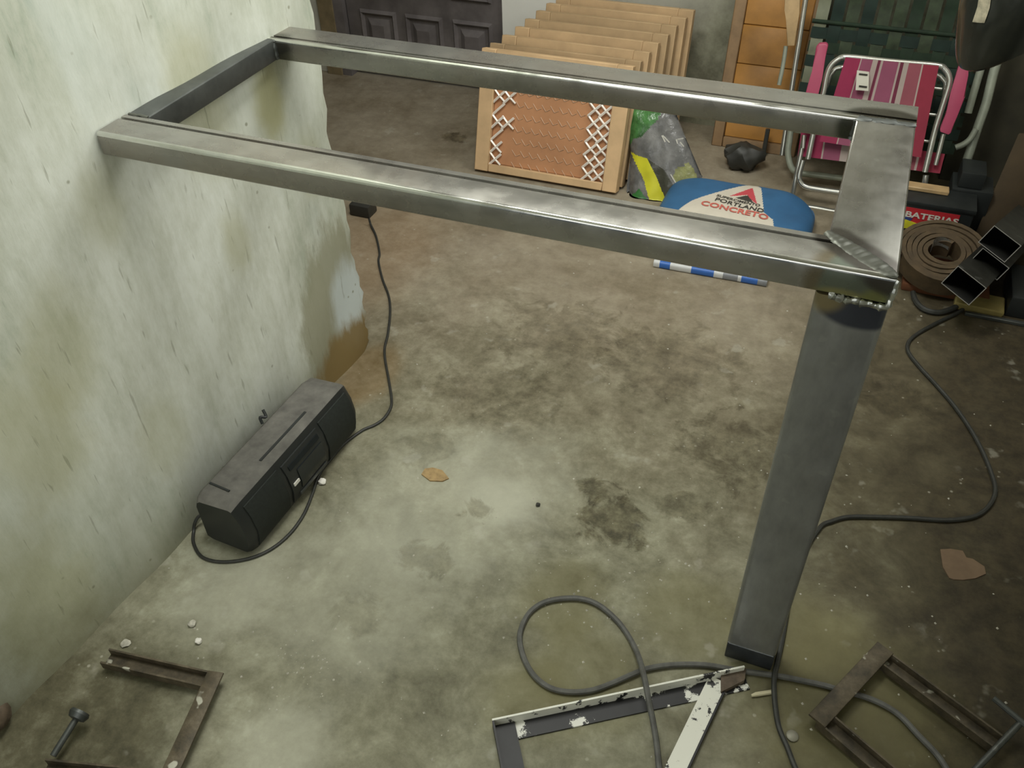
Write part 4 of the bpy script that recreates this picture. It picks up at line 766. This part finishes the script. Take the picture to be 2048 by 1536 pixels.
# ------------------------------------------------------------------ welding mask hanging at the right
mc = V((0.2094, 2.052, 0.957)); fwd = V(-.86, -.51, 0).normalized(); sd = V(-fwd.y, fwd.x, 0); mk = thing('welding_mask', 'glossy black welding mask hanging at the upper right in front of the green lounger', 'mask', mc)
cen = mc - fwd * .105
def mpt(th, t, inset=0.0):
    rim = .19 * ((1 - math.cos(th)) / 2) ** .8; z = rim + (.36 - rim) * t
    k_ = (.80 + .20 * min(1, t * 3.2) ** .6) if t > 0 else .74
    a = (.150 * k_ - inset); w_ = (.130 * k_ - inset); c_ = math.cos(th); s__ = math.sin(th)
    sg = lambda v, p: math.copysign(abs(v) ** p, v)
    return cen + fwd * a * sg(c_, .95) + sd * w_ * sg(s__, .95) + V(0, 0, z)
b = newbm(); rows = []; NT_, NZ_ = 40, 18
for j in range(NZ_ + 1): rows.append([b.verts.new(mpt(math.radians(-115 + 230 * i / NT_), (j / NZ_) ** 1.5)) for i in range(NT_ + 1)])
for A, B in zip(rows, rows[1:]):
    for i in range(NT_): b.faces.new((A[i], A[i + 1], B[i + 1], B[i]))
bmesh.ops.solidify(b, geom=list(b.faces), thickness=.004); finish('shell', b, M['gloss'], mk, .6)
b = newbm(); rows = []; rr = random.Random(12)
for q in range(13):
    t = .30 + .5 * q / 12; e_ = rr.uniform(-1.2, 1.2); rows.append([b.verts.new(mpt(math.radians(a), t, -.0015)) for a in (9 + e_, 13, 17, 21 + e_)])
for A, B in zip(rows, rows[1:]):
    for i in range(3): b.faces.new((A[i], A[i + 1], B[i + 1], B[i]))
bmesh.ops.solidify(b, geom=list(b.faces), thickness=.001); o = finish('front_strip', b, plain('worn_tape', (.42, .38, .28), .6, 0, .4, 60), mk); o['label'] = 'worn beige strip down the front'
b = newbm(); tube(b, [mpt(math.radians(60), 1), cen + V(0, 0, .55), mpt(math.radians(-60), 1)], .003, 6); tube(b, [cen + V(0, 0, .55), V(cen.x, cen.y, 2.7)], .003, 6); finish('hanging_cord', b, M['cable'], mk)

# ------------------------------------------------------------------ litter on the floor
def flat(name, pts, th, m, label, cat, lift=.0):
    bm = newbm(); prism(bm, [V(p) + V(0, 0, lift) for p in pts], (0, 0, th)); return solo(name, bm, m, label, cat)
flat('cardboard_scrap', [(0.4342, 1.578, 0), (0.4563, 1.588, 0), (0.4839, 1.592, 0), (0.4918, 1.574, 0), (0.5061, 1.575, 0), (0.5311, 1.561, 0), (0.5342, 1.54, -0), (0.5116, 1.518, 0), (0.4849, 1.503, 0), (0.4646, 1.497, 0), (0.4559, 1.498, -0), (0.4411, 1.526, 0)], .003, M['scrap'], 'torn brown cardboard scrap lying on the dark floor at the right', 'cardboard')
flat('dry_leaf', [(-0.8408, 1.361, 0), (-0.8408, 1.382, 0), (-0.8224, 1.393, 0), (-0.7947, 1.393, 0), (-0.7664, 1.373, -0), (-0.778, 1.358, 0), (-0.8096, 1.348, 0)], .004, M['leaf'], 'dry orange-brown leaf lying in the middle of the floor', 'leaf')
b = newbm(); tube(b, [(0.082, 1.038, 0.005), (0.0903, 1.044, 0.005), (0.1212, 1.062, 0.005)], .0048, 8, lambda t: .6 if t == 0 else 1); solo('electrode_stub', b, plain('stub_coating', (.58, .53, .36), .7), 'short pale electrode stub on the floor near the foot of the leg', 'stub')
b = newbm(); q = V((0.1735, 0.9812, 0)); tube(b, [q, q + V(0, 0, .004), q + V(0, 0, .006)], .0125, 14, lambda t: (.9, 1, .8)[int(round(t * 2))]); solo('metal_disc', b, plain('dull_disc', (.25, .24, .19), .5, .3), 'small round grey disc on the floor beside the black cable', 'disc')
def crumb(u, r, seed, sq=.6):
    bm = newbm(); bmesh.ops.create_icosphere(bm, subdivisions=2, radius=r); rr_ = random.Random(seed)
    for v in bm.verts: v.co *= rr_.uniform(.75, 1.2); v.co.z *= sq
    zm = min(v.co.z for v in bm.verts)
    for v in bm.verts: v.co += V(u) - V(0, 0, zm)
    return bm
solo('plaster_crumb', crumb((-1.073, 1.244, 0), .011, 1), M['white'], 'white plaster crumb beside the radio', 'crumb')
solo('plaster_crumb', crumb((-1.084, 0.7318, 0), .008, 2), M['white'], 'bright white crumb on the floor above the left clamp', 'crumb')
solo('plaster_crumb', crumb((-1.125, 0.7629, 0), .009, 3), M['crumb'], 'greyish plaster crumb just above the bright white one', 'crumb')
solo('plaster_crumb', crumb((-1.235, 0.67, 0), .011, 4, .25), M['crumb'], 'flat pale plaster flake by the tip of the left clamp', 'crumb')
solo('dark_pebble', crumb((-0.5152, 1.37, 0), .006, 5), M['darkpla'], 'tiny dark pebble on the floor left of the dark stain', 'pebble')
solo('brick_fragment', crumb((-1.357, 0.4213, 0), .036, 6, .8), M['rust'], 'dark brown lump at the left edge by the foot of the wall', 'fragment')
b = newbm(); rr = random.Random(21); tmpl = []
for cx, cy, sx, sy, n_ in ((-.35, 1.25, .5, .35, 120), (-.28, 1.16, .08, .07, 60), (-.75, .78, .25, .14, 50), (-.3, 2.1, .6, .5, 110), (.3, 1.3, .25, .3, 40), (-.83, .76, .05, .05, 40)):
    for _ in range(n_):
        x = rr.gauss(cx, sx); y = rr.gauss(cy, sy); r = rr.choice((.0014, .0018, .0024, .0034))
        if x < wx(y) + .02 or y > 2.8 or x > .6 or y < .4: continue
        vs_ = [b.verts.new((x + r * math.cos(a) * rr.uniform(.7, 1.2), y + r * math.sin(a) * rr.uniform(.7, 1.2), 0)) for a in (0, 1.57, 3.14, 4.71)]; tp = b.verts.new((x, y, r * .9)); b.faces.new(vs_[::-1])
        for i in range(4): b.faces.new((vs_[i], vs_[(i + 1) % 4], tp))
solo('floor_grit', b, M['crumb'], 'pale grit and cement crumbs scattered over the floor', 'grit', None, 'stuff')
